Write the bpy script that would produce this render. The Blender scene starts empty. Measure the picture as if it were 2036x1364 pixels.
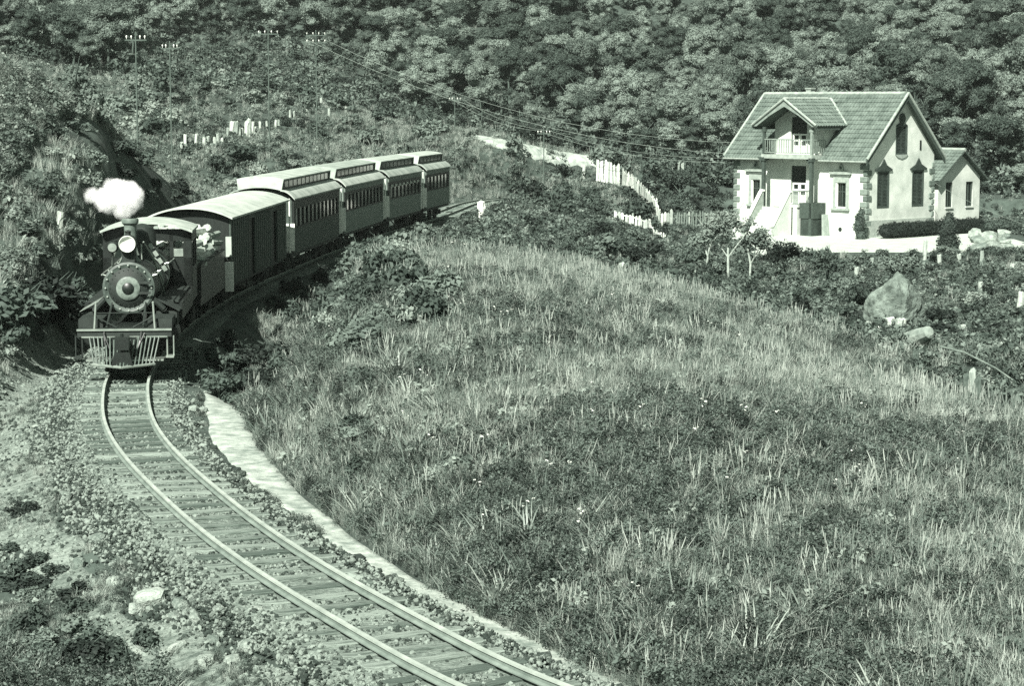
import bpy, bmesh, math, random
import numpy as np
from mathutils import Vector, Matrix, noise as mnoise

sc = bpy.context.scene
COL = sc.collection
R = math.radians
rnd = random.Random(7)
rng = np.random.default_rng(11)

# ------------------------------------------------------------------ camera
F_PX, HORIZON, CAM_H, W_PX, H_PX = 4200.0, 200.0, 6.6, 2036.0, 1364.0
PITCH = math.atan((H_PX / 2 - HORIZON) / F_PX)
cam_d = bpy.data.cameras.new('camera')
cam_d.sensor_width = 36.0
cam_d.lens = 36.0 * F_PX / W_PX
cam_d.clip_start = 0.5
cam_d.clip_end = 4000
cam = bpy.data.objects.new('camera', cam_d)
COL.objects.link(cam)
cam.location = (0, 0, CAM_H)
cam.rotation_euler = (math.pi / 2 - PITCH, 0, 0)
sc.camera = cam

# ------------------------------------------------------------------ light
SUN = Vector((-0.26, -0.69, 0.68)).normalized()          # towards the sun
elev = math.asin(SUN.z)
world = bpy.data.worlds.new('World')
sc.world = world
world.use_nodes = True
wn = world.node_tree.nodes
wl = world.node_tree.links
bgn = wn['Background']
sky = wn.new('ShaderNodeTexSky')
sky.sky_type = 'NISHITA'
sky.sun_disc = False
sky.sun_elevation = elev
sky.sun_rotation = math.atan2(SUN.x, SUN.y)
bw = wn.new('ShaderNodeRGBToBW')
wl.new(sky.outputs[0], bw.inputs[0])
tn = wn.new('ShaderNodeMix')
tn.data_type = 'RGBA'
tn.blend_type = 'MULTIPLY'
tn.inputs[0].default_value = 1.0
tn.inputs[7].default_value = (0.82, 1.0, 0.88, 1)        # the print is toned green-grey
wl.new(bw.outputs[0], tn.inputs[6])
wl.new(tn.outputs[2], bgn.inputs[0])
bgn.inputs[1].default_value = 0.050
sun_d = bpy.data.lights.new('sun', 'SUN')
sun_d.energy = 5.0
sun_d.angle = R(0.5)
sun_d.color = (1.0, 0.985, 0.91)
sun = bpy.data.objects.new('sun', sun_d)
COL.objects.link(sun)
sun.rotation_euler = SUN.to_track_quat('Z', 'Y').to_euler()
sc.view_settings.view_transform = 'Standard'
sc.view_settings.look = 'None'
sc.view_settings.gamma = 1.0
sc.view_settings.use_curve_mapping = False
sc.view_settings.exposure = 1.28
cy = sc.cycles
cy.max_bounces = 12
cy.diffuse_bounces = 2
cy.glossy_bounces = 2
cy.transmission_bounces = 3
cy.transparent_max_bounces = 8
cy.volume_bounces = 10
cy.use_denoising = False

# ------------------------------------------------------------------ materials
def tint(v):
    a = [(0.0, .64, .82), (.04, .70, .83), (.12, .77, .86), (.35, .88, .89), (.75, .96, .92), (1.0, .97, .93)]
    r = np.interp(v, [p[0] for p in a], [p[1] for p in a])
    b = np.interp(v, [p[0] for p in a], [p[2] for p in a])
    return (v * r, v, v * b, 1)

MATS = {}
def mat(name, lo, hi=None, scale=3.0, rough=.8, bump=0.0, bscale=None, spec=.3, transl=0.0, objrand=0.0, detail=6.0, metal=0.0, stretch=None, coarse=None):
    """two-tone noisy surface; objrand varies it from object to object (or instance)"""
    if name in MATS: return MATS[name]
    hi = lo if hi is None else hi
    m = bpy.data.materials.new(name)
    m.use_nodes = True
    n, l = m.node_tree.nodes, m.node_tree.links
    bs = n['Principled BSDF']
    bs.inputs['Roughness'].default_value = rough
    bs.inputs['Specular IOR Level'].default_value = spec
    bs.inputs['Metallic'].default_value = metal
    tc = n.new('ShaderNodeTexCoord')
    vec = tc.outputs['Object']
    if stretch:
        mp = n.new('ShaderNodeMapping')
        mp.inputs['Scale'].default_value = stretch
        l.new(vec, mp.inputs['Vector'])
        vec = mp.outputs['Vector']
    nz = n.new('ShaderNodeTexNoise')
    nz.inputs['Scale'].default_value = scale
    nz.inputs['Detail'].default_value = detail
    nz.inputs['Roughness'].default_value = .65
    l.new(vec, nz.inputs['Vector'])
    cr = n.new('ShaderNodeValToRGB')
    cr.color_ramp.elements[0].position = .32
    cr.color_ramp.elements[1].position = .68
    cr.color_ramp.elements[0].color = tint(lo)
    cr.color_ramp.elements[1].color = tint(hi)
    fac = nz.outputs['Fac']
    if objrand:
        oi = n.new('ShaderNodeObjectInfo')
        ma = n.new('ShaderNodeMath'); ma.operation = 'MULTIPLY_ADD'
        l.new(oi.outputs['Random'], ma.inputs[0])
        ma.inputs[1].default_value = objrand
        ma.inputs[2].default_value = -objrand / 2
        mb = n.new('ShaderNodeMath'); mb.operation = 'ADD'
        l.new(ma.outputs[0], mb.inputs[0]); l.new(fac, mb.inputs[1])
        fac = mb.outputs[0]
    if coarse:
        n2 = n.new('ShaderNodeTexNoise')
        n2.inputs['Scale'].default_value = coarse[0]
        n2.inputs['Detail'].default_value = 3
        g = n.new('ShaderNodeNewGeometry')
        l.new(g.outputs['Position'], n2.inputs['Vector'])
        mc = n.new('ShaderNodeMath'); mc.operation = 'MULTIPLY_ADD'
        l.new(n2.outputs['Fac'], mc.inputs[0])
        mc.inputs[1].default_value = coarse[1]
        mc.inputs[2].default_value = -coarse[1] / 2
        md = n.new('ShaderNodeMath'); md.operation = 'ADD'
        l.new(mc.outputs[0], md.inputs[0]); l.new(fac, md.inputs[1])
        fac = md.outputs[0]
    l.new(fac, cr.inputs[0])
    l.new(cr.outputs[0], bs.inputs['Base Color'])
    if bump:
        nb = n.new('ShaderNodeTexNoise')
        nb.inputs['Scale'].default_value = bscale or scale * 3
        nb.inputs['Detail'].default_value = 5
        l.new(vec, nb.inputs['Vector'])
        bp = n.new('ShaderNodeBump')
        bp.inputs['Strength'].default_value = bump
        bp.inputs['Distance'].default_value = .05
        l.new(nb.outputs['Fac'], bp.inputs['Height'])
        l.new(bp.outputs['Normal'], bs.inputs['Normal'])
    if transl:
        tr = n.new('ShaderNodeBsdfTranslucent')
        l.new(cr.outputs[0], tr.inputs['Color'])
        mx = n.new('ShaderNodeMixShader')
        mx.inputs[0].default_value = transl
        l.new(bs.outputs[0], mx.inputs[1]); l.new(tr.outputs[0], mx.inputs[2])
        l.new(mx.outputs[0], n['Material Output'].inputs['Surface'])
    MATS[name] = m
    return m

# ------------------------------------------------------------------ mesh builder
class MB:
    def __init__(s): s.v = []; s.f = []; s.m = []; s.k = 0
    def add(s, vs, fs):
        o = len(s.v)
        s.v += [tuple(p) for p in vs]
        for f in fs: s.f.append([o + i for i in f]); s.m.append(s.k)
        return s
    def bx(s, x0, x1, y0, y1, z0, z1, M=None):
        vs = [Vector((x, y, z)) for z in (z0, z1) for y in (y0, y1) for x in (x0, x1)]
        if M is not None: vs = [M @ p for p in vs]
        return s.add(vs, [(0, 2, 3, 1), (4, 5, 7, 6), (0, 1, 5, 4), (2, 6, 7, 3), (0, 4, 6, 2), (1, 3, 7, 5)])
    def tube(s, p, q, r0, r1=None, n=8, cap=True):
        p, q = Vector(p), Vector(q); r1 = r0 if r1 is None else r1
        d = (q - p).normalized()
        a = d.orthogonal().normalized(); b = d.cross(a)
        vs = []
        for c, r in ((p, r0), (q, r1)):
            for i in range(n):
                t = 2 * math.pi * i / n
                vs.append(c + a * (r * math.cos(t)) + b * (r * math.sin(t)))
        fs = [(i, (i + 1) % n, n + (i + 1) % n, n + i) for i in range(n)]
        if cap: fs += [tuple(range(n - 1, -1, -1)), tuple(range(n, 2 * n))]
        return s.add(vs, fs)
    def path(s, pts, r, n=6):
        for a, b in zip(pts[:-1], pts[1:]):
            if (Vector(a) - Vector(b)).length > 1e-5: s.tube(a, b, r, n=n)
        return s
    def lathe(s, prof, c=(0, 0, 0), axis='z', n=20):
        """prof: (radius, height) list, revolved about the axis through c"""
        vs = []
        for r, h in prof:
            for i in range(n):
                t = 2 * math.pi * i / n
                if axis == 'z': vs.append((c[0] + r * math.cos(t), c[1] + r * math.sin(t), c[2] + h))
                elif axis == 'y': vs.append((c[0] + r * math.cos(t), c[1] + h, c[2] + r * math.sin(t)))
                else: vs.append((c[0] + h, c[1] + r * math.cos(t), c[2] + r * math.sin(t)))
        fs = []
        for j in range(len(prof) - 1):
            for i in range(n):
                fs.append((j * n + i, j * n + (i + 1) % n, (j + 1) * n + (i + 1) % n, (j + 1) * n + i))
        fs += [tuple(range(n - 1, -1, -1)), tuple(range((len(prof) - 1) * n, len(prof) * n))]
        return s.add(vs, fs)
    def prism(s, poly, axis, a, b):
        """poly: 2-D points in the plane across axis, extruded from a to b"""
        def P(u, v, w): return {'x': (w, u, v), 'y': (u, w, v), 'z': (u, v, w)}[axis]
        n = len(poly)
        vs = [P(u, v, a) for u, v in poly] + [P(u, v, b) for u, v in poly]
        fs = [tuple(range(n - 1, -1, -1)), tuple(range(n, 2 * n))]
        fs += [(i, (i + 1) % n, n + (i + 1) % n, n + i) for i in range(n)]
        return s.add(vs, fs)
    def sheet(s, pts_a, pts_b):
        n = len(pts_a)
        return s.add(list(pts_a) + list(pts_b), [(i, i + 1, n + i + 1, n + i) for i in range(n - 1)])
    def mesh(s, name, mats, smooth=False, fix=True):
        me = bpy.data.meshes.new(name)
        me.from_pydata(s.v, [], s.f)
        for m in (mats if isinstance(mats, (list, tuple)) else [mats]): me.materials.append(m)
        if len(me.materials) > 1:
            me.polygons.foreach_set('material_index', s.m)
        if fix:
            bm = bmesh.new(); bm.from_mesh(me)
            bmesh.ops.recalc_face_normals(bm, faces=bm.faces)
            bm.to_mesh(me); bm.free()
        if smooth:
            me.polygons.foreach_set('use_smooth', [True] * len(me.polygons))
            me.set_sharp_from_angle(angle=R(35))
        return me
    def build(s, name, mats, parent=None, smooth=False, loc=None):
        return link(name, s.mesh(name, mats, smooth), parent, loc)

def link(name, me, parent=None, loc=None):
    o = bpy.data.objects.new(name, me)
    COL.objects.link(o)
    if parent is not None: o.parent = parent
    if loc is not None: o.location = loc
    return o
def tag(o, label=None, cat=None, group=None, kind=None):
    if label: o['label'] = label
    if cat: o['category'] = cat
    if group: o['group'] = group
    if kind: o['kind'] = kind
    return o
def thing(name, label, cat, loc=(0, 0, 0), rz=0, group=None):
    o = link(name, None)
    o.location = loc; o.rotation_euler = (0, 0, rz)
    o.empty_display_size = .2
    return tag(o, label, cat, group)
def copy_tree(o, parent=None):
    c = o.copy(); COL.objects.link(c)
    if parent is not None: c.parent = parent
    for ch in list(o.children): copy_tree(ch, c)
    return c

# ------------------------------------------------------------------ the track's line
CTRL = [(13.5, 12.0), (8.5, 15.2), (4.4, 18.4), (1.7, 21.2), (-0.19, 23.65), (-1.26, 25.67), (-2.15, 27.45), (-3.21, 29.67), (-4.49, 32.73), (-5.72, 36.08), (-6.89, 39.53),
        (-8.0, 43.56), (-8.9, 48.2), (-9.32, 51.08), (-9.8, 56.5), (-10.07, 62.0), (-10.12, 67.0), (-9.95, 73.0), (-9.5, 80.0), (-8.7, 90.0), (-7.45, 102.0), (-6.0, 112.0),
        (-4.75, 120.0), (-3.75, 129.0), (-2.75, 138.0), (-1.0, 144.0), (2.6, 149.0), (9.0, 152.5), (20.0, 154.0), (40.0, 153.0), (70.0, 150.0)]
def catmull(P, step=.25):
    P = np.array(P, float); P = np.vstack([2 * P[0] - P[1], P, 2 * P[-1] - P[-2]])
    out = []
    for i in range(1, len(P) - 2):
        p0, p1, p2, p3 = P[i - 1:i + 3]
        n = max(2, int(np.linalg.norm(p2 - p1) / step))
        t = np.linspace(0, 1, n, endpoint=False)[:, None]
        out.append(.5 * (2 * p1 + (p2 - p0) * t + (2 * p0 - 5 * p1 + 4 * p2 - p3) * t ** 2 + (3 * p1 - p0 - 3 * p2 + p3) * t ** 3))
    out.append(P[-2][None])
    return np.vstack(out)
TL = catmull(CTRL)
for _ in range(40):                                                  # smooth the curve
    TL[1:-1] = .25 * TL[:-2] + .5 * TL[1:-1] + .25 * TL[2:]
TS = np.concatenate([[0], np.cumsum(np.linalg.norm(np.diff(TL, axis=0), axis=1))])
TT = np.gradient(TL, axis=0); TT /= np.linalg.norm(TT, axis=1)[:, None]
TN = np.stack([TT[:, 1], -TT[:, 0]], 1)                              # to the right when looking away
def tpos(s, u=0.0):
    x = np.interp(s, TS, TL[:, 0]); y = np.interp(s, TS, TL[:, 1])
    nx = np.interp(s, TS, TN[:, 0]); ny = np.interp(s, TS, TN[:, 1])
    return x + nx * u, y + ny * u
def s_at_y(y):
    k = np.argmax(TL[:, 1] > y); return TS[k]
def track_uv(x, y):
    """signed offset from the track and the place along it"""
    x = np.asarray(x, float).ravel(); y = np.asarray(y, float).ravel()
    u = np.empty(len(x)); s = np.empty(len(x))
    C = TL[::2]; CS = TS[::2]; CN = TN[::2]
    for a in range(0, len(x), 20000):
        xx = x[a:a + 20000, None]; yy = y[a:a + 20000, None]
        d = (xx - C[None, :, 0]) ** 2 + (yy - C[None, :, 1]) ** 2
        k = d.argmin(1)
        r = np.stack([xx[:, 0] - C[k, 0], yy[:, 0] - C[k, 1]], 1)
        sg = np.sign((r * CN[k]).sum(1)); sg[sg == 0] = 1
        u[a:a + 20000] = sg * np.sqrt(d[np.arange(len(k)), k]); s[a:a + 20000] = CS[k]
    return u, s

PA_Y, PA_C, PA_W = [20, 25, 30.6, 36.5, 43.6, 49, 60], [1.58, 1.60, 1.70, 1.80, 2.06, 2.2, 2.3], [.30, .34, .54, .84, 1.0, .95, .9]
def path_edges(y): return np.interp(y, PA_Y, PA_C) - .5 * np.interp(y, PA_Y, PA_W), np.interp(y, PA_Y, PA_C) + .5 * np.interp(y, PA_Y, PA_W)
# ------------------------------------------------------------------ the lie of the land
def cp(px, py, d, veg=0.0):
    return ((px - 1018) * d / F_PX, d, CAM_H - (py - HORIZON) * d / F_PX - veg)
CPTS = [
    (0, -20, 5), (0, 0, 3.4), (0, 9, .6), (-8, 5, 2.6), (8, 5, 2.6), (-7, 14, -.4), (8, 12, -.2), (30, 0, 4), (-30, 0, 4), (60, -20, 6), (-60, -20, 6),
    # grassy mound
    (1.6, 24, -.3), (4, 24, -.15), (6, 23, -.1), (2.2, 30, .25), (5, 30, .4), (8, 30, .2), (-2.3, 33, .25), (-1.5, 38, .75), (2, 38, 1.0), (6, 38, .7), (9, 38, .1),
    (-4.0, 45, 1.0), (-1.5, 45, 1.5), (2, 45, 1.4), (7, 45, .55), (11, 45, -.3), (-3.9, 52, 1.5), (-1, 52, 1.85), (4, 52, 1.2), (9, 52, .1), (13, 52, -.5),
    (-4.6, 60, 1.55), (-3.2, 60, 1.85), (0, 60, 1.8), (5, 60, .75), (9, 60, -.2), (-3.8, 70, 1.35), (-2.4, 70, 1.6), (0, 70, 1.3), (5, 70, .1), (10, 70, -1.0),
    (-4.6, 80, .2), (-2, 80, .5), (2, 80, .4), (8, 80, -1.0), (15, 82, -1.6), (-2, 95, 0), (2, 95, .1), (6, 95, -.5), (12, 95, -1.9), (20, 95, -2.3),
    (0, 110, .2), (5, 110, .0), (9, 110, -1.4), (14, 110, -2.5), (22, 110, -2.6), (30, 110, -2.3), (3, 120, .3), (6, 120, -.5), (10, 120, -1.6),
    (1, 130, .4), (4, 130, .6), (8.5, 130, -.8), (12, 131, -1.6),
    (16, 122, -1.75), (24, 120, -1.75), (30, 122, -1.7), (16, 134, -1.75), (24, 134, -1.75), (32, 134, -1.7), (24, 142, -1.6), (34, 144, -1.5),
    # right-hand valley
    cp(1790, 650, 75), cp(1500, 595, 85, .2), cp(1650, 575, 90), cp(2000, 600, 80), cp(2036, 505, 110), cp(1950, 810, 50), cp(2036, 710, 60), (24, 60, -.4), (32, 90, -1),
    # knoll beyond the train
    cp(940, 268, 156), cp(1030, 280, 156), cp(1120, 302, 157), cp(1200, 315, 156), cp(830, 295, 152, .3), cp(760, 300, 142, .5), cp(1186, 355, 149, .2), (4, 143, .9),
    (-8, 135, 1.2), (-8.5, 122, .8), (-10, 112, .6), (-12, 105, .9),
    # slopes on the left beyond the cutting
    cp(500, 285, 130, .4), cp(600, 300, 118, .6), cp(430, 300, 118, .2), cp(650, 195, 168, .5), cp(300, 205, 150, 1), cp(400, 120, 190, 2), cp(800, 205, 180, 2), cp(900, 250, 166, 1), cp(230, 255, 120, 1),
    # forest hill
    cp(1018, 200, 190, 4), cp(1300, 305, 170, 2.5), cp(1700, 190, 185, 4), cp(1990, 300, 168, 2), cp(1990, 100, 212, 4), cp(1018, 50, 240, 4), cp(1700, 30, 250, 4), cp(200, 30, 235, 4), (-60, 190, 14), (70, 180, 6),
    (-90, 300, 36), (-40, 300, 32), (0, 300, 30), (40, 300, 30), (90, 300, 32), (-160, 420, 75), (0, 420, 70), (160, 420, 75), (-200, 620, 130), (0, 620, 130), (200, 620, 130), (-320, 950, 190), (0, 950, 195), (320, 950, 190), (320, 500, 90), (-320, 500, 90), (320, 200, 20), (-320, 200, 30),
    # foreground left
    cp(0, 1364, 26.5), cp(0, 1100, 35), (-12, 30, -1.1), (-13, 42, -.9), (-18, 42, -.8), (-11.6, 47, -.1), (-15, 47, .1), (-19, 47, .2), (-11.6, 50.5, .6), (-12.8, 55, 1.5), (-14.5, 55, 1.9), (-19, 55, 2.4), (-13.9, 60, 2.8), (-18, 60, 3.9), (-24, 60, 5.0),
    (-15.2, 66, 4.8), (-18.5, 66, 6.0), (-14, 71, 5.0), (-16.8, 71, 7.3), (-20, 71, 8.2), (-26, 71, 9.2), (-13.6, 77, 5.2), (-17, 78, 5.9), (-24, 78, 7.0), (-13.2, 85, 3.5), (-19, 90, 3.4), (-13.5, 96, 1.6), (-20, 102, 2.6),
    (-40, 40, 1), (-40, 60, 6), (-40, 80, 9.5), (-40, 110, 8), (-45, 140, 9), (-30, 25, -.5), (-70, 60, 8), (-80, 130, 14), (50, 60, -.5), (60, 120, .5), (50, 30, 0), (90, 150, 5), (120, 60, 2), (-120, 60, 12), (150, 0, 6), (-150, 0, 10), (0, -80, 12), (120, -80, 14), (-120, -80, 14)]
CP = np.array(CPTS, float)
def tps(r2):
    return np.where(r2 > 1e-9, .5 * r2 * np.log(np.maximum(r2, 1e-9)), 0)
_n = len(CP); _S = 50.0
_X = CP[:, :2] / _S
_K = tps(((_X[:, None] - _X[None]) ** 2).sum(-1)) + np.eye(_n) * 4e-4
_Pm = np.hstack([np.ones((_n, 1)), _X])
_A = np.block([[_K, _Pm], [_Pm.T, np.zeros((3, 3))]])
_w = np.linalg.solve(_A, np.concatenate([CP[:, 2], np.zeros(3)]))
def rbf(x, y):
    q = np.stack([x, y], 1) / _S
    out = np.empty(len(q))
    for a in range(0, len(q), 8000):
        qq = q[a:a + 8000]
        k = tps(((qq[:, None] - _X[None]) ** 2).sum(-1))
        out[a:a + 8000] = k @ _w[:_n] + _w[_n] + qq @ _w[_n + 1:]
    return out
_ph = rng.uniform(0, 6.28, (24, 2)); _fr = rng.normal(0, 1, (24, 2))
def wob(x, y, f=1.0):
    o = np.zeros(len(x))
    for i in range(24):
        k = _fr[i] * f * (1 + (i % 4))
        o += np.sin(k[0] * x + k[1] * y + _ph[i, 0]) / (1 + (i % 4))
    return o / 8
def sst(a, b, t):
    t = np.clip((t - a) / (b - a), 0, 1); return t * t * (3 - 2 * t)
def ground_z(x, y):
    x = np.asarray(x, float).ravel(); y = np.asarray(y, float).ravel()
    z = rbf(x, y)
    u, s = track_uv(x, y)
    near = sst(200, 60, y)
    z += wob(x, y, .5) * .22 * sst(4, 9, np.abs(u)) + wob(x, y, .12) * 2.5 * sst(150, 260, y)
    # house terrace: level
    hx = sst(12.5, 15.5, x) * sst(44, 36, x) * sst(113.5, 117, y) * sst(156, 148, y)
    z = z * (1 - hx) + (-1.75) * hx
    # formation: flat under the track, steps down to the footpath, falls away on the left
    bed = -.26 - .08 * sst(1.15, 1.6, u)
    wide = sst(46, 53, y) * sst(82, 74, y)
    ub_ = path_edges(y)[1]
    wR = sst(ub_ + 1.5 + 1.5 * wide, ub_ + .35 + 1.3 * wide, u)
    bed = bed - .6 * wide * sst(1.7, 2.6, u)
    left_drop = -.26 - .5 * sst(-1.5, -3.6, u) * sst(62, 52, y)
    cutw = sst(70, 77, y); lead = sst(49, 44, y)
    wL = sst(-3.7 - 3.3 * lead - 1.6 * cutw, -2.0 - 1.3 * lead - .1 * cutw, u)
    zc = np.where(u > 0, bed, left_drop)
    w = np.where(u > 0, wR, wL)
    return z * (1 - w) + zc * w
# gridded copy for quick look-ups
def axis_pts(segs):
    o = []
    for a, b, st in segs: o.append(np.arange(a, b, st))
    return np.concatenate(o)
GX = axis_pts([(-420, -120, 20), (-120, -50, 5), (-50, -28, 1.2), (-28, 32, .3), (32, 60, 1.2), (60, 120, 5), (120, 421, 20)])
GY = axis_pts([(-80, 0, 8), (0, 18, 1.0), (18, 60, .3), (60, 160, .45), (160, 300, 2.0), (300, 520, 10), (520, 961, 40)])
_gx, _gy = np.meshgrid(GX, GY)
GZ = ground_z(_gx, _gy).reshape(_gx.shape)
def gz(x, y):
    x = np.atleast_1d(np.asarray(x, float)); y = np.atleast_1d(np.asarray(y, float))
    i = np.clip(np.searchsorted(GX, x) - 1, 0, len(GX) - 2); j = np.clip(np.searchsorted(GY, y) - 1, 0, len(GY) - 2)
    tx = (x - GX[i]) / (GX[i + 1] - GX[i]); ty = (y - GY[j]) / (GY[j + 1] - GY[j])
    return (GZ[j, i] * (1 - tx) + GZ[j, i + 1] * tx) * (1 - ty) + (GZ[j + 1, i] * (1 - tx) + GZ[j + 1, i + 1] * tx) * ty
def gz1(x, y): return float(gz(x, y)[0])
_ST = np.concatenate([np.arange(15, 170, .25), np.arange(170, 400, 1.0)])
def hit(px, py, dmin=15):
    """where the sight line through a point of the photograph meets the ground"""
    d = _ST[_ST >= dmin]
    x = (px - 1018) * d / F_PX; zr = CAM_H - (py - HORIZON) * d / F_PX
    b = gz(x, d) >= zr
    k = int(np.argmax(b))
    if not b[k]: return None
    return (float(x[k]), float(d[k]), gz1(x[k], d[k]))
def P(px, py, d): return Vector(((px - 1018) * d / F_PX, d, CAM_H - (py - HORIZON) * d / F_PX))

M_soil = mat('grassy_soil', .03, .085, 1.3, .95, .5, 9, coarse=(.35, .5))
def grid_obj(name, X, Y, Z, m):
    ny, nx = X.shape
    me = bpy.data.meshes.new(name)
    v = np.stack([X, Y, Z], -1).reshape(-1, 3)
    k = np.arange(ny * nx).reshape(ny, nx)
    f = np.stack([k[:-1, :-1], k[:-1, 1:], k[1:, 1:], k[1:, :-1]], -1).reshape(-1, 4)
    me.from_pydata(v.tolist(), [], f.tolist())
    me.polygons.foreach_set('use_smooth', [True] * len(me.polygons))
    me.materials.append(m)
    return link(name, me)
tag(grid_obj('ground', _gx, _gy, GZ, M_soil), kind='structure')

def strip(name, s0, s1, ua, ub, dz, m, step=.25, wobble=.1, nu=7):
    """a sheet that follows the track between two offsets, draped on the ground"""
    s = np.arange(s0, s1, step)
    nz1 = wob(s, s * 0 + 3, .45) * wobble * 2; nz2 = wob(s, s * 0 + 9, .5) * wobble * 2
    a = (ua(s) if callable(ua) else ua) + nz1; b = (ub(s) if callable(ub) else ub) + nz2
    X = []; Y = []
    for t in np.linspace(0, 1, nu):
        x, y = tpos(s, a * (1 - t) + b * t); X.append(x); Y.append(y)
    X = np.array(X); Y = np.array(Y)
    Z = gz(X.ravel(), Y.ravel()).reshape(X.shape) + dz
    Z[0] -= .12 + dz; Z[-1] -= .12 + dz
    return tag(grid_obj(name, X, Y, Z, m), kind='structure')
M_ballast = mat('ballast', .07, .24, 9, .95, .9, 22, coarse=(.5, .35))
M_path = mat('trodden_sand', .18, .44, 4, .95, .5, 18, coarse=(1.4, .55))
S_FRONT = s_at_y(49.4)
strip('ballast_bed', 0, s_at_y(143), -1.75, lambda s: np.minimum(1.45, path_edges(tpos(s)[1])[0] + .02), .088, M_ballast, wobble=.10)
strip('gravel_shoulder', s_at_y(16), s_at_y(58), lambda s: -3.6 - .5 * np.sin(s * .21), -1.70, .03, mat('gravel', .09, .28, 7, .95, .9, 26, coarse=(.55, .6)), wobble=.5)
strip('footpath', s_at_y(16), s_at_y(50.4), lambda s: path_edges(tpos(s)[1])[0] - .05, lambda s: path_edges(tpos(s)[1])[1] + .08, .03, M_path, wobble=.10)  # pale strip cut short where the locomotive's shadow would begin

# sandy yard of the house
M_yard = mat('raked_sand', .34, .48, 1.6, .95, .3, 9)
yx, yy = np.meshgrid(np.arange(13.2, 31, .4), np.arange(116.2, 137, .4))
yz = gz(yx.ravel(), yy.ravel()).reshape(yx.shape) + .02
edge = np.minimum.reduce([yx - 13.2, 31 - yx, yy - 116.2])
yz -= np.where(edge < .5 + .5 * wob(yx.ravel(), yy.ravel(), 1).reshape(yx.shape), .15, 0)
tag(grid_obj('yard', yx, yy, yz, M_yard), kind='structure')

# ------------------------------------------------------------------ scatter (only for what nobody could count)
PROTO = {}
def proto_coll(name, meshes):
    c = bpy.data.collections.new(name)
    for i, me in enumerate(meshes):
        o = bpy.data.objects.new('%s_%02d' % (name, i), me); c.objects.link(o)
    return c
def scatter(name, pts, rot, scl, idx, coll, label=None, cat=None):
    me = bpy.data.meshes.new(name)
    me.from_pydata(np.asarray(pts).tolist(), [], [])
    n = len(pts)
    a = me.attributes.new('rot', 'FLOAT_VECTOR', 'POINT'); a.data.foreach_set('vector', np.asarray(rot, np.float32).ravel())
    a = me.attributes.new('scl', 'FLOAT', 'POINT'); a.data.foreach_set('value', np.asarray(scl, np.float32))
    a = me.attributes.new('idx', 'INT', 'POINT'); a.data.foreach_set('value', np.asarray(idx, np.int32))
    o = link(name, me)
    ng = bpy.data.node_groups.new(name, 'GeometryNodeTree')
    ng.interface.new_socket('Geometry', in_out='INPUT', socket_type='NodeSocketGeometry')
    ng.interface.new_socket('Geometry', in_out='OUTPUT', socket_type='NodeSocketGeometry')
    N, L = ng.nodes, ng.links
    gi = N.new('NodeGroupInput'); go = N.new('NodeGroupOutput')
    ip = N.new('GeometryNodeInstanceOnPoints')
    ci = N.new('GeometryNodeCollectionInfo')
    ci.inputs['Collection'].default_value = coll
    ci.inputs['Separate Children'].default_value = True
    ci.inputs['Reset Children'].default_value = True
    def na(nm, t):
        q = N.new('GeometryNodeInputNamedAttribute'); q.data_type = t; q.inputs['Name'].default_value = nm
        return q.outputs['Attribute']
    L.new(gi.outputs[0], ip.inputs['Points'])
    L.new(ci.outputs[0], ip.inputs['Instance'])
    ip.inputs['Pick Instance'].default_value = True
    L.new(na('idx', 'INT'), ip.inputs['Instance Index'])
    e2r = N.new('FunctionNodeEulerToRotation')
    L.new(na('rot', 'FLOAT_VECTOR'), e2r.inputs[0])
    L.new(e2r.outputs[0], ip.inputs['Rotation'])
    L.new(na('scl', 'FLOAT'), ip.inputs['Scale'])
    L.new(ip.outputs[0], go.inputs[0])
    md = o.modifiers.new('scatter', 'NODES'); md.node_group = ng
    return tag(o, label, cat, kind='stuff')
# ================================================================== railway track
M_rail = mat('rail_steel', .28, .44, 2.5, .5, spec=.5)
M_web = mat('rail_rust', .12, .22, 3, .8)
M_sleeper = mat('weathered_sleeper', .08, .25, 2.2, .95, .8, 6, objrand=.5, stretch=(1, 7, 7))
track = thing('railway_track', 'narrow single railway track curving from the foreground under the train', 'railway track')
S_END = s_at_y(150)
def rail(u):
    s = np.arange(0.5, S_END, .3)
    prof = [(-.055, -.115), (.055, -.115), (.055, -.10), (.012, -.085), (.012, -.035), (.030, -.03), (.030, 0), (-.030, 0), (-.030, -.03), (-.012, -.035), (-.012, -.085), (-.055, -.10)]
    b = MB(); n = len(prof); vs = []
    for q in s:
        for du, z in prof:
            x, y = tpos(q, u + du); vs.append((float(x), float(y), z))
    fs = []
    for j in range(len(s) - 1):
        for i in range(n):
            fs.append((j * n + i, j * n + (i + 1) % n, (j + 1) * n + (i + 1) % n, (j + 1) * n + i))
    b.add(vs, fs)
    o = b.build('rail', [M_rail, M_web], track)
    for p in o.data.polygons:
        p.material_index = 0 if p.center.z > -.034 else 1
    return o
rail(-.5); rail(.5)
sl_mesh = []
for i in range(4):
    b = MB(); b.bx(-.95, .95, -.10, .10, -.30, -.135)
    me = b.mesh('sleeper', M_sleeper)
    bm = bmesh.new(); bm.from_mesh(me)
    bmesh.ops.subdivide_edges(bm, edges=[e for e in bm.edges if e.calc_length() > 1], cuts=5)
    for v in bm.verts:
        v.co += Vector((rnd.uniform(-.03, .03) if abs(v.co.x) > .9 else 0, rnd.uniform(-.014, .014), rnd.uniform(-.012, .008) if v.co.z > -.2 else 0))
    bmesh.ops.bevel(bm, geom=list(bm.edges), offset=.012, segments=1, affect='EDGES')
    bm.to_mesh(me); bm.free()
    sl_mesh.append(me)
SLEEPERS = []
s = s_at_y(15.5)
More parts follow.
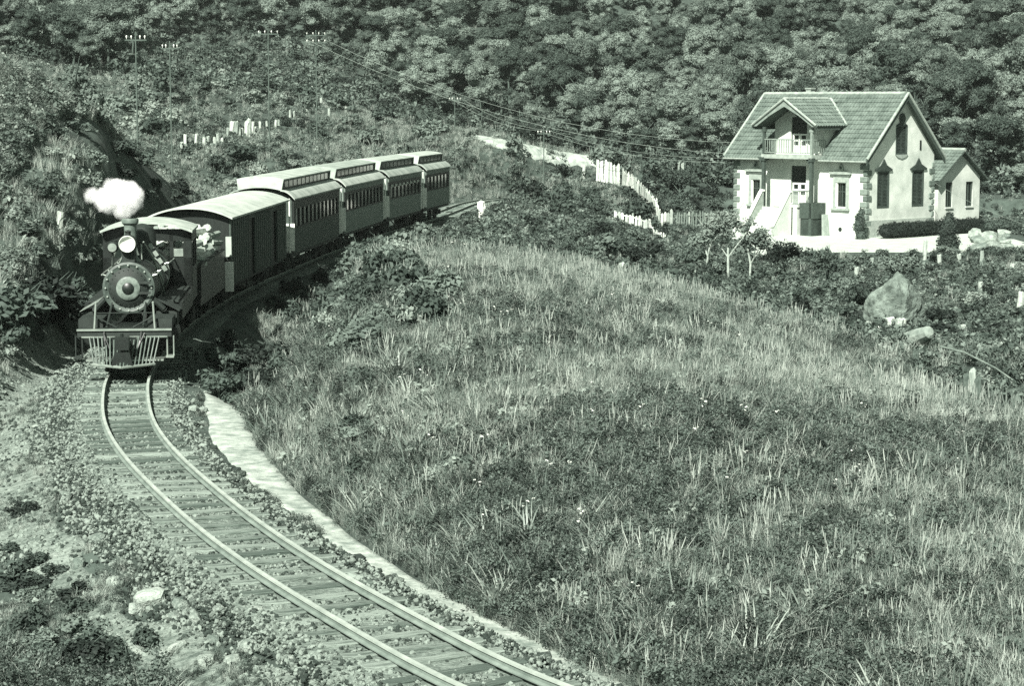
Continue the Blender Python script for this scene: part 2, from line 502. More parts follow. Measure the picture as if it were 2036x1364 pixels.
while s < s_at_y(56):
    SLEEPERS.append(s); x, y = tpos(s); x2, y2 = tpos(s + .1)
    o = link('sleeper', sl_mesh[rnd.randrange(4)], track, (float(x), float(y), rnd.uniform(-.012, .012)))
    o.rotation_euler = (0, rnd.uniform(-.006, .006), math.atan2(-(x2 - x), y2 - y) + rnd.uniform(-.035, .035))
    s += .60 + rnd.uniform(-.05, .05)
s = s_at_y(117)
while s < s_at_y(146):
    x, y = tpos(s); x2, y2 = tpos(s + .1)
    o = link('sleeper', sl_mesh[rnd.randrange(4)], track, (float(x), float(y), 0))
    o.rotation_euler = (0, 0, math.atan2(-(x2 - x), y2 - y))
    s += .65

# ================================================================== train
M_iron = mat('black_iron', .007, .015, 4, .42, spec=.5)
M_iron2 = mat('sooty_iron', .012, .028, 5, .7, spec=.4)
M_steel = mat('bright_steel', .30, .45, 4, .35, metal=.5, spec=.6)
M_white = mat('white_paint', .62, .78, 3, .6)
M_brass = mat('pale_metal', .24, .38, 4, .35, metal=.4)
M_glass = mat('dark_glass', .012, .018, 2, .08, spec=.6)
M_lens = mat('lamp_lens', .55, .75, 5, .12, spec=.9)
M_roof = mat('grey_canvas_roof', .24, .44, 1.6, .85, .12, 20, objrand=.25, coarse=(.5, .3))
M_dark = mat('dark_carriage_paint', .009, .018, 2, .55, stretch=(8, 8, 1))
M_mid = mat('varnished_boards', .10, .15, 3, .6, .25, 8, stretch=(1, 9, 1))
M_low = mat('carriage_panel', .12, .20, 3, .6, .25, 8, stretch=(1, 9, 1))
M_bag = mat('baggage_boards', .04, .075, 3, .65, .25, 8, stretch=(1, 9, 1))

def place(root, s0, ln):
    x0, y0 = tpos(s0); x1, y1 = tpos(s0 + ln)
    root.location = (float(x0), float(y0), 0)
    root.rotation_euler = (0, 0, math.atan2(-(x1 - x0), y1 - y0))

def wheel_mesh(r):
    b = MB()
    b.lathe([(r + .03, -.03), (r + .03, 0), (r, .01), (r - .01, .10)], axis='x', n=22)
    return b.mesh('wheel', M_iron2)
def bogie(parent, y, base=1.5, r=.36):
    b = MB()
    for sx in (-1, 1):
        b.bx(sx * .74 - .04, sx * .74 + .04, y - base / 2 - .35, y + base / 2 + .35, .40, .52)
        b.bx(sx * .74 - .06, sx * .74 + .06, y - .3, y + .3, .25, .70)
        for q in (-1, 1): b.bx(sx * .74 - .08, sx * .74 + .08, y + q * base / 2 - .11, y + q * base / 2 + .11, .26, .50)
    b.bx(-.72, .72, y - .14, y + .14, .52, .72)
    f = b.build('bogie', M_iron2, parent)
    wm = wheel_mesh(r)
    for q in (-1, 1):
        for sx in (-1, 1):
            w = link('wheel', wm, f, (sx * .46 - (.0 if sx > 0 else 0), y + q * base / 2, r))
            if sx < 0: w.rotation_euler = (0, 0, math.pi)
    return f

# ---- locomotive -----------------------------------------------------
loco = thing('steam_locomotive', 'black steam locomotive with round smokebox front, headlight and barred pilot leading the train', 'locomotive')
LEN_LOCO = 10.2
place(loco, S_FRONT, LEN_LOCO)
loco.scale = (.97, 1.05, .97)
loco.location.z = .19; loco.location.x -= .12
WZ = .19 / .97                                                       # the wheels still stand on the rail
ZB = 1.90
b = MB()                                                             # pilot: bars fan out from a low pointed frame
def pil_y(x): return .05 + abs(x) * .62
bars = [(-.72 + 1.44 * i / 17) for i in range(18)]
M_bar = mat('dull_bar', .06, .15, 5, .5)
b.path([(-.76, pil_y(.76), .16), (-.4, pil_y(.4), .15), (0, pil_y(0), .14), (.4, pil_y(.4), .15), (.76, pil_y(.76), .16)], .035)
b.path([(-1.05, .86, .80), (1.05, .86, .80)], .03)
b.bx(-.95, .95, .80, 1.35, .20, .24)
pilot = b.build('pilot', M_brass, loco)
for x in bars:
    bb = MB(); bb.tube((x * 1.18, .82, .80), (x, pil_y(x), .16), .021, .018, n=6)
    bb.build('pilot_bar', M_bar, pilot)
b = MB(); b.bx(-1.15, 1.15, .84, 1.08, .80, 1.0); b.build('buffer_beam', M_iron2, loco)
b = MB(); b.bx(-1.16, 1.16, .80, .84, .955, 1.005); b.build('beam_edge_plate', M_brass, loco)
b = MB(); b.bx(-.11, .11, .35, .86, .62, .82); b.bx(-.17, .17, .12, .40, .56, .88); b.tube((0, .25, .5), (0, .25, .95), .04); b.path([(-.5, .80, .9), (-.3, .55, .45), (0, .3, .42), (.3, .55, .45), (.5, .80, .9)], .018)
b.build('coupler', M_iron, loco)
for sx in (-1, 1):
    b = MB(); b.tube((sx * .74, .94, 1.0), (sx * .70, 1.0, 1.62), .026, n=8); b.lathe([(.0, 0), (.034, .02), (.034, .05), (0, .07)], (sx * .70, 1.0, 1.60), n=8)
    b.build('marker_rod', M_brass, loco)
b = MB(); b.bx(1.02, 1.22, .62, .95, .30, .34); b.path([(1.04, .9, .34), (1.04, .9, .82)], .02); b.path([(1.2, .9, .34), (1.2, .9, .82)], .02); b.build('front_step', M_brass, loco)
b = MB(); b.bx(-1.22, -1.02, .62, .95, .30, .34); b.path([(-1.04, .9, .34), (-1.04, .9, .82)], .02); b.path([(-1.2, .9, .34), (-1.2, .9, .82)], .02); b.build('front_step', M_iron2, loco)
b = MB(); b.bx(-1.0, 1.0, 1.08, 2.5, .92, 1.0); b.bx(-.42, -.30, 1.08, 9.4, .55, .95); b.bx(.30, .42, 1.08, 9.4, .55, .95); b.build('frame', M_iron, loco)
for sx in (-1, 1):                                                   # brace rods from beam to smokebox
    b = MB(); b.tube((sx * .45, 1.0, 1.0), (sx * .42, 2.15, 1.55), .03); b.build('brace', M_iron2, loco)
# cylinders with steam chests
for sx in (-1, 1):
    b = MB(); b.lathe([(.0, 0), (.27, .02), (.30, .06), (.30, .84), (.27, .88), (0, .9)], (sx * .92, 2.25, .68), 'y', 18)
    c = b.build('cylinder', M_iron, loco, True)
    b = MB(); b.prism([(2.3, .92), (3.1, .92), (3.1, 1.28), (2.3, 1.28)], 'x', sx * .92 - .26, sx * .92 + .26); b.build('steam_chest', M_iron2, c)
    b = MB(); b.prism([(sx * .70, 1.62), (sx * 1.25, 1.30), (sx * 1.25, 1.285), (sx * .70, 1.58)], 'y', 2.2, 3.1); b.build('chest_cover', M_brass if sx < 0 else M_iron2, c)  # left cover coloured pale as if sunlit, right one dark
# smokebox, front ring, door
b = MB(); b.lathe([(.60, 2.16), (.645, 2.2), (.645, 3.35), (.60, 3.36)], (0, 0, ZB), 'y', 40); smokebox = b.build('smokebox', M_iron, loco, True)
b = MB(); b.lathe([(.53, 2.08), (.60, 2.055), (.655, 2.07), (.655, 2.16), (.5, 2.17)], (0, 0, ZB), 'y', 40); b.build('front_ring', mat('worn_iron_rim', .035, .10, 7, .5, spec=.5), smokebox, True)
b = MB(); b.lathe([(.0, 1.93), (.14, 1.935), (.30, 1.965), (.44, 2.03), (.54, 2.10), (.52, 2.13), (0, 2.14)], (0, 0, ZB), 'y', 40); door = b.build('smokebox_door', M_iron2, smokebox, True)
b = MB(); b.lathe([(.16, 1.915), (.27, 1.925), (.30, 1.945), (.29, 1.965), (.16, 1.945)], (0, 0, ZB), 'y', 36); b.build('number_plate_ring', mat('worn_pale_iron', .07, .24, 6, .45), door, True)
b = MB(); b.lathe([(.0, 1.86), (.10, 1.865), (.15, 1.90), (.15, 1.94), (0, 1.95)], (0, 0, ZB), 'y', 24); b.build('centre_boss', M_iron, door, True)
bolt = MB().lathe([(.0, -.035), (.022, -.03), (.028, 0), (0, .02)], (0, 0, 0), 'y', 7).mesh('dog_clamp', M_brass)
for i in range(16):
    t = 2 * math.pi * i / 16
    link('dog_clamp', bolt, door, (.575 * math.cos(t), 2.06, ZB + .575 * math.sin(t)))
b = MB()
for z in (-.12, .14): b.bx(.12, .56, 1.94, 1.965, ZB + z - .03, ZB + z + .03)
b.build('door_hinge', M_iron2, door)
# headlight on its bracket
b = MB(); b.bx(-.16, .16, 2.1, 2.55, ZB + .58, 2.80); b.build('headlight_bracket', M_iron2, loco)
b = MB(); b.lathe([(.205, 2.06), (.215, 1.93), (.235, 1.95), (.235, 2.0), (.215, 2.02), (.21, 2.38), (.13, 2.46), (0, 2.47)], (0, 0, 3.02), 'y', 26); b.lathe([(.07, 0), (.07, .08), (.1, .1), (.03, .14)], (0, 2.2, 3.22), n=10)
hl = b.build('headlight', M_iron2, loco, True)
b = MB(); b.lathe([(.0, 2.02), (.10, 2.0), (.16, 1.965), (.20, 1.925), (.20, 1.915), (.212, 1.93), (.212, 2.03), (0, 2.04)], (0, 0, 3.02), 'y', 26); b.build('reflector', M_lens, hl, True)
# chimney, domes, bell
b = MB(); b.lathe([(.28, ZB + .60), (.19, ZB + .72), (.15, ZB + .85), (.16, 3.45), (.21, 3.50), (.22, 3.58), (.20, 3.62), (.15, 3.62), (.13, 3.4)], (0, 2.78, 0), n=24); b.build('chimney', mat('ash_grey_iron', .08, .18, 5, .6), loco, True)
b = MB(); b.lathe([(.40, ZB + .5), (.36, ZB + .68), (.35, 3.0), (.30, 3.16), (.15, 3.26), (0, 3.28)], (0, 4.3, 0), n=24); b.build('sand_dome', M_iron2, loco, True)
b = MB(); b.lathe([(.42, ZB + .5), (.38, ZB + .68), (.37, 3.02), (.30, 3.2), (.12, 3.28), (.0, 3.3)], (0, 5.9, 0), n=24); b.build('steam_dome', M_iron2, loco, True)
b = MB(); b.tube((-.2, 3.6, 2.5), (-.2, 3.6, 2.9), .02); b.tube((.2, 3.6, 2.5), (.2, 3.6, 2.9), .02); b.lathe([(.15, 0), (.12, .06), (.08, .2), (.03, .25)], (0, 3.6, 2.62), n=14); b.build('bell', M_brass, loco, True)
# boiler with bands
b = MB(); b.lathe([(.60, 3.36), (.605, 3.4), (.605, 5.4), (.66, 5.9), (.68, 7.3), (.6, 7.31)], (0, 0, ZB), 'y', 36); boil = b.build('boiler', M_iron, loco, True)
for y, r in ((3.42, .612), (4.0, .612), (4.75, .612), (5.42, .614), (6.3, .68)):
    b = MB(); b.lathe([(r, y), (r + .012, y + .005), (r + .012, y + .06), (r, y + .065)], (0, 0, ZB), 'y', 36); b.build('boiler_band', M_brass, boil, True)
for sx in (-1, 1):
    b = MB(); b.path([(sx * .69, 2.3, ZB + .32), (sx * .71, 5.5, ZB + .32), (sx * .74, 7.3, ZB + .32)], .022)
    for y in (2.4, 3.6, 4.8, 6.0): b.tube((sx * .56, y, ZB + .28), (sx * .70, y, ZB + .32), .02)
    b.build('handrail', M_steel, boil)
    b = MB(); b.bx(sx * .66 - (.0 if sx > 0 else .5), sx * .66 + (.5 if sx > 0 else 0), 3.15, 7.25, 1.42, 1.47); b.build('running_board', M_iron2, loco)
    b = MB(); b.lathe([(.0, 0), (.15, .02), (.15, 1.1), (0, 1.12)], (sx * .92, 4.6, 1.26), 'y', 14); b.build('air_reservoir', M_iron2, loco, True)
    b = MB(); b.path([(sx * .30, 3.0, 3.0), (sx * .52, 3.4, 2.55), (sx * .70, 4.5, 1.5)], .03); b.path([(sx * .34, 4.3, 2.6), (sx * .66, 4.45, 1.9), (sx * .55, 4.5, .8)], .025); b.build('pipe', M_brass, loco)
# pale step plates along the right-hand side
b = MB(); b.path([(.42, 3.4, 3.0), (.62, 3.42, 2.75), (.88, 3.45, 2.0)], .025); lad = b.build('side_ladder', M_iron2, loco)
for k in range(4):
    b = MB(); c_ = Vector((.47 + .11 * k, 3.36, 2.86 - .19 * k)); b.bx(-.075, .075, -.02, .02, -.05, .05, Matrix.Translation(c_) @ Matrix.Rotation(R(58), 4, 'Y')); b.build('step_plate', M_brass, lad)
# cab
b = MB()
for x0, x1 in ((-1.22, -1.0), (-.72, -.62), (.62, .72), (1.0, 1.22)): b.bx(x0, x1, 7.3, 7.36, 1.45, 2.95)
b.bx(-1.22, -.62, 7.3, 7.36, 1.0, 2.25); b.bx(.62, 1.22, 7.3, 7.36, 1.0, 2.25); b.bx(-1.22, 1.22, 7.3, 7.36, 2.72, 3.05)
for sx in (-1, 1):
    X0, X1 = sorted((sx * 1.18, sx * 1.23))
    b.bx(X0, X1, 7.36, 9.3, 1.0, 1.95); b.bx(X0, X1, 7.36, 9.3, 2.70, 3.0)
    for y0, y1 in ((7.36, 7.5), (8.3, 8.4), (9.1, 9.3)): b.bx(X0, X1, y0, y1, 1.95, 2.70)
cab = b.build('cab', M_iron, loco)
def arc(hw, z_e, rise, n=12):
    return [(-hw + 2 * hw * i / n, z_e + rise * (1 - abs(-1 + 2 * i / n) ** 2.2)) for i in range(n + 1)]
def roof_shell(name, hw, z_e, rise, y0, y1, th, m, parent, inset=0):
    p = arc(hw, z_e, rise, 16)
    poly = p + [(x, z - th) for x, z in reversed(p)]
    b = MB(); b.prism(poly, 'y', y0, y1)
    return b.build(name, m, parent, True)
roof_shell('cab_roof', 1.27, 3.02, .24, 7.05, 9.6, .06, M_roof, cab)
for sx in (-1, 1):
    b = MB(); b.bx(sx * .86 - .13, sx * .86 + .13, 7.32, 7.34, 2.28, 2.50) if sx > 0 else b.bx(sx * .86 - .13, sx * .86 + .13, 7.32, 7.34, 2.25, 2.72); b.build('cab_window', M_brass if sx > 0 else M_glass, cab)
# wheels and rods
wm = MB().lathe([(.53, -.03), (.53, 0), (.50, .01), (.49, .11), (.3, .12), (.12, .12), (.1, .16), (0, .16)], axis='x', n=26).mesh('driving_wheel', M_iron2)
for y in (3.9, 5.0, 6.1, 7.2):
    for sx in (-1, 1):
        w = link('driving_wheel', wm, loco, (sx * .46, y, .52 - WZ)); w.rotation_euler = (0, 0, 0 if sx > 0 else math.pi)
wl_ = wheel_mesh(.33)
for sx in (-1, 1):
    w = link('leading_wheel', wl_, loco, (sx * .46, 1.75, .34 - WZ)); w.rotation_euler = (0, 0, 0 if sx > 0 else math.pi)
    b = MB(); b.bx(sx * .68 - .03, sx * .68 + .03, 3.6, 7.5, .24, .34); b.bx(sx * .74 - .03, sx * .74 + .03, 3.1, 6.1, .48, .56); b.build('side_rod', M_steel, loco)

# more of the clutter round the front end
b = MB(); b.lathe([(.0, -.02), (.12, -.02), (.14, .02), (.14, .22), (.1, .26), (0, .26)], (-.40, 2.2, 2.92), 'y', 16); b.tube((-.40, 2.3, 2.45), (-.40, 2.3, 2.80), .025); sl_ = b.build('side_lamp', M_iron2, loco, True)
b = MB(); b.lathe([(.0, -.01), (.11, -.015), (.11, -.03), (0, -.035)], (-.40, 2.19, 2.92), 'y', 16); b.build('lamp_glass', M_brass, sl_, True)
for sx in (-1, 1):
    b = MB(); b.bx(sx * .98 - .27, sx * .98 + .27, 3.2, 7.1, .95, 1.40); b.build('side_tank', M_iron, loco)
    b = MB(); b.bx(sx * .85 - .30, sx * .85 + .30, 1.1, 2.2, 1.0, 1.22); b.build('tool_box', M_iron2, loco)
    b = MB(); b.path([(sx * .60, 2.15, 1.62), (sx * .86, 2.2, 1.35), (sx * .88, 2.5, 1.1)], .075, 8); b.build('steam_pipe', M_iron2, loco)
b = MB(); b.path([(-.5, .9, .98), (-.46, .7, .70), (-.40, .62, .42), (-.3, .6, .30)], .035); b.path([(.42, .9, .98), (.40, .7, .72), (.34, .62, .5)], .03); b.build('air_hose', M_iron, loco)
b = MB(); b.bx(-.30, .30, .74, .80, .42, .80); b.prism([(-.26, .18), (.26, .18), (.18, .50), (-.18, .50)], 'y', .16, .22); b.build('nose_plate', M_iron, pilot)
b = MB(); b.path([(-.72, 1.0, 1.3), (-.2, .98, 1.02)], .02); b.path([(.72, 1.0, 1.3), (.2, .98, 1.02)], .02); b.path([(-.72, 1.0, 1.38), (.72, 1.0, 1.38)], .014); b.build('front_rail', M_iron2, loco)
riv = MB().lathe([(.0, -.012), (.012, -.01), (.016, 0), (0, .004)], (0, 0, 0), 'y', 6).mesh('rivet', M_iron2)
for i in range(24):
    t = 2 * math.pi * i / 24
    link('rivet', riv, door, (.46 * math.cos(t), 2.03, ZB + .46 * math.sin(t)))

# ---- tender with its firewood ---------------------------------------
tender = thing('tender', 'dark four-axle tender coupled behind the locomotive cab', 'tender')
S_T = S_FRONT + LEN_LOCO + .1
LEN_T = 6.4
place(tender, S_T, LEN_T)
b = MB(); b.bx(-1.12, 1.12, .1, LEN_T - .1, .78, 1.0); b.bx(-1.12, -1.06, .3, LEN_T - .2, 1.0, 1.95); b.bx(1.06, 1.12, .3, LEN_T - .2, 1.0, 1.95); b.bx(-1.06, 1.06, LEN_T - .26, LEN_T - .2, 1.0, 1.95); b.bx(-1.06, 1.06, .4, LEN_T - .26, 1.0, 1.75); b.bx(-1.06, 1.06, .3, .36, 1.0, 1.7)
b.build('body', M_iron, tender)
b = MB()
for sx in (-1, 1): b.bx(sx * 1.09 - .045, sx * 1.09 + .045, .3, LEN_T - .2, 1.95, 2.0)
b.build('rim', M_iron2, tender)
bogie(tender, 1.1, 1.3); bogie(tender, LEN_T - 1.2, 1.3)
M_log = mat('split_firewood', .26, .56, 5, .9, .5, 12, objrand=.6)
logm = []
for i in range(4):
    b = MB(); n = 7; pr = [(.10 + .02 * rnd.random(), 0), (.11, .02), (.105, .9), (.09, .92)]
    b.lathe(pr, (0, -.46, 0), 'y', n); me = b.mesh('firewood_log', M_log)
    for v in me.vertices: v.co.x += rnd.uniform(-.015, .015); v.co.z += rnd.uniform(-.015, .015)
    logm.append(me)
MT = Matrix.Translation(tender.location) @ Matrix.Rotation(tender.rotation_euler.z, 4, 'Z')
k = 0
for lay in range(5):
    for ix in range(8 - (lay > 3) * 2):
        for jy in range(4):
            if lay < 4 and 1 < ix < 6 and jy > 0: continue
            if lay == 5 and jy == 0: continue
            p = MT @ Vector((-.92 + .262 * ix + (.25 if lay > 3 else 0) + rnd.uniform(-.05, .05), (1.0 + 1.42 * jy) + rnd.uniform(-.1, .1), 1.86 + .215 * lay + rnd.uniform(-.03, .03)))
            o = link('firewood_log', logm[k % 4], None, p); k += 1
            o.rotation_euler = (rnd.uniform(-.14, .14), rnd.uniform(0, 6), tender.rotation_euler.z + rnd.uniform(-.3, .3))
            tag(o, 'pale split log in the firewood heap on the tender behind the cab', 'log', 'firewood heaped on the tender')

# ---- cars ------------------------------------------------------------
def car_frame(root, ln, wb=None):
    b = MB(); b.bx(-1.18, 1.18, .35, ln - .35, .72, .90)
    for sx in (-1, 1):
        b.path([(sx * .95, 2.3, .74), (sx * .95, ln / 2 - 1.2, .36), (sx * .95, ln / 2 + 1.2, .36), (sx * .95, ln - 2.3, .74)], .03)
        b.tube((sx * .95, ln / 2 - 1.2, .36), (sx * .95, ln / 2 - 1.2, .74), .035); b.tube((sx * .95, ln / 2 + 1.2, .36), (sx * .95, ln / 2 + 1.2, .74), .035)
    b.bx(-.1, .1, -.15, .4, .68, .86); b.bx(-.1, .1, ln - .4, ln + .15, .68, .86)
    b.build('underframe', M_iron2, root)
    bogie(root, 1.8); bogie(root, ln - 1.8)

def coach(ln, label, low, upper, vents=False, light_end=None):
    root = thing('passenger_coach', label, 'railway coach')
    car_frame(root, ln)
    y0, y1 = .62, ln - .62
    hw = 1.25
    n = max(5, int((y1 - y0 - .7) / .86)); pit = (y1 - y0 - .7) / n
    for sx in (-1, 1):
        b = MB()
        X0, X1 = sorted((sx * (hw - .06), sx * hw))
        b.bx(X0, X1, y0, y1, .86, 1.78)
        b.build('lower_panel', low, root)
        b = MB(); b.bx(*sorted((sx * (hw - .05), sx * (hw + .012))), y0, y1, 2.66, 2.98); b.build('letter_board', low if vents or low is M_low else upper, root)
        X0, X1 = sorted((sx * (hw - .055), sx * (hw + .005)))
        b = MB()
        b.bx(X0, X1, y0, y1, 1.78, 1.84)
        b.bx(X0, X1, y0, y1, 2.52, 2.66)
        for i in range(n + 1):
            yc = y0 + .35 + i * pit
            b.bx(X0, X1, yc - .07, yc + .07, 1.84, 2.52)
        b.bx(X0, X1, y0, y0 + .28, 1.84, 2.52); b.bx(X0, X1, y1 - .28, y1, 1.84, 2.52)
        b.build('window_frame', upper, root)
    pm = MB().bx(-.012, .012, -pit / 2 + .07, pit / 2 - .07, 1.84, 2.52).mesh('window_pane', M_glass)
    vm = MB().bx(-.012, .012, -pit / 2 + .20, pit / 2 - .20, 2.38, 2.50).mesh('vent_light', M_brass)
    for sx in (-1, 1):
        for i in range(n):
            yc = y0 + .35 + (i + .5) * pit
            link('window_pane', pm, root, (sx * (hw - .05), yc, 0))
            if vents:
                link('vent_light', vm, root, (sx * (hw + .012), yc, 0))
    for (ya, yb) in ((y0, y0 + .06), (y1 - .06, y1)):                 # end walls with a door opening
        b = MB(); b.prism([(-hw + .07, .90), (-.38, .90), (-.38, 2.75), (.38, 2.75), (.38, .90), (hw - .07, .90), (hw - .07, 2.95), (.6, 3.25), (-.6, 3.25), (-hw + .07, 2.95)], 'y', ya, yb)
        b.build('end_wall', low, root)
        b = MB(); b.bx(.42, hw + .03, *((ya - .03, ya - .003) if ya == y0 else (yb + .003, yb + .03)), .95, 1.98); b.build('sunlit_end_panel', M_white, root)  # white panel puts the sunlight on the end wall into its colour
    for (ya, yb) in ((y0 + .03, y0 + .05), (y1 - .05, y1 - .03)):
        b = MB(); b.bx(-.38, .38, ya, yb, .90, 2.75); b.build('end_door', M_dark, root)
    for yg, q in ((.12, 1), (ln - .12, -1)):                          # platform, gates and steps
        b = MB()
        b.bx(-1.2, 1.2, min(yg, yg + q * .5), max(yg, yg + q * .5), .84, .90)
        b.build('platform', M_iron2, root)
        for sx in (-1, 1):
            b = MB()
            X0, X1 = sorted((sx * .55, sx * 1.18))
            for i in range(6):
                xx = X0 + (X1 - X0) * i / 5; b.bx(xx - .045, xx + .045, yg - .015, yg + .015, .92, 1.86)
            b.bx(X0, X1, yg - .02, yg + .02, 1.86, 1.92); b.bx(X0, X1, yg - .022, yg + .022, 1.36, 1.41)
            b.tube((sx * 1.18, yg, .9), (sx * 1.18, yg, 2.95), .03)
            b.build('platform_gate', M_white, root)  # gates white too, for the sunlight on the coach ends
            b = MB()
            for kz in (.3, .57): b.bx(sx * 1.2 - .16, sx * 1.2 + .16, yg + (0 if q > 0 else -.45), yg + (.45 if q > 0 else 0), kz, kz + .03)
            b.build('step', M_iron2, root)
    # roof: curved lower deck, clerestory with dark lights, top deck
    def half(z0, z1, x0, x1, n=8):
        return [(x0 + (x1 - x0) * i / n, z0 + (z1 - z0) * (1 - (1 - i / n) ** 2)) for i in range(n + 1)]
    rp = half(2.93, 3.26, 1.34, .80)
    for sx in (-1, 1):
        poly = [(sx * x, z) for x, z in rp] + [(sx * x, z - .05) for x, z in reversed(rp)]
        b = MB(); b.prism(poly, 'y', .36, ln - .36); b.build('lower_roof', M_roof, root, True)
    c0, c1 = .62, ln - .72
    tp = arc(.90, 3.66, .12, 12)
    b = MB(); b.prism(tp + [(x, z - .05) for x, z in reversed(tp)], 'y', c0 - .1, c1 + .1)
    for yy, q in ((c0 - .1, -1), (c1 + .1, 1)):                       # sloping hood at each end
        ye = .40 if q < 0 else ln - .40
        top = [(x, yy, z) for x, z in tp]; low_ = [(x * .92, ye, 3.23 + (z - 3.66) * .9) for x, z in tp]
        b.sheet(top, low_)
        for sgn in (0, -1): b.add([top[sgn], low_[sgn], (tp[sgn][0] * .92, yy, 3.18)], [(0, 1, 2)])
    b.build('clerestory_roof', M_roof, root, True)
    lm = MB().bx(-.008, .008, -pit / 2 + .1, pit / 2 - .1, 3.33, 3.56).mesh('clerestory_light', M_glass)
    for sx in (-1, 1):
        b = MB(); b.bx(*sorted((sx * .78, sx * .825)), c0, c1, 3.2, 3.65)
        cl = b.build('clerestory', M_dark, root)
        for i in range(n):
            yc = y0 + .35 + (i + .5) * pit
            if c0 + .3 < yc < c1 - .3: link('clerestory_light', lm, cl, (sx * .83, yc, 0))
    return root

bag = thing('baggage_car', 'dark board-sided baggage car with a pale arched roof, next to the tender', 'baggage car')
s_b0 = S_T + LEN_T + .25
s_c = [s_at_y(79.2), s_at_y(91.4), s_at_y(102.6), s_at_y(112.4), s_at_y(120.6)]
LB = s_c[0] - .95 - s_b0
place(bag, s_b0, LB)
car_frame(bag, LB)
b = MB()
doors = [(LB * .30, LB * .30 + 1.25), (LB * .70, LB * .70 + 1.25)]
cuts = [.15] + [q for d in doors for q in d] + [LB - .15]
for sx in (-1, 1):
    X0, X1 = sorted((sx * 1.20, sx * 1.26))
    b = MB()
    for a0, a1 in zip(cuts[0::2], cuts[1::2]): b.bx(X0, X1, a0, a1, .82, 2.95)
    for d in doors: b.bx(X0, X1, d[0], d[1], 2.70, 2.95)
    b.build('side_wall', M_bag, bag)
for ya in (.15, LB - .21):
    b = MB(); b.prism([(-1.19, .86), (1.19, .86), (1.19, 2.9), (.6, 3.14), (-.6, 3.14), (-1.19, 2.9)], 'y', ya, ya + .06); b.build('end_wall', M_dark, bag)  # end walls coloured dark for the shade of the tender
for sx in (-1, 1):
    for d in doors:
        b = MB(); b.bx(*sorted((sx * 1.14, sx * 1.17)), d[0], d[1], .86, 2.70); b.build('sliding_door', M_dark, bag)
    bt = MB().bx(*sorted((sx * 1.26, sx * 1.275)), -.03, .03, .84, 2.92).mesh('batten', M_bag)
    for yq in np.arange(.5, LB - .3, .42):
        if any(d[0] - .05 < yq < d[1] + .05 for d in doors): continue
        link('batten', bt, bag, (0, float(yq), 0))
    b = MB(); b.bx(*sorted((sx * 1.08, sx * 1.34)), -.02, .10, .62, 1.55); b.build('corner_board', M_white, bag)
    b = MB(); b.bx(*sorted((sx * 1.12, sx * 1.30)), -.02, .10, 1.72, 2.35); b.build('corner_board', mat('grey_board', .3, .42, 4), bag)
roof_shell('roof', 1.36, 2.96, .32, -.12, LB + .12, .06, M_roof, bag)

spec = [('dark passenger coach with clerestory roof, directly behind the baggage car', M_bag, M_dark, False),
        ('passenger coach with pale lower panels, second coach of the train', M_low, M_dark, False),
        ('passenger coach with a row of pale vents above its windows, third of the train', M_low, M_dark, True),
        ('short-looking last passenger coach at the far end of the train', M_low, M_dark, False)]
for i, (lb, lo, up, ve) in enumerate(spec):
    L_ = s_c[i + 1] - s_c[i] - .3
    c = coach(L_, lb, lo, up, ve)
    place(c, s_c[i], L_)

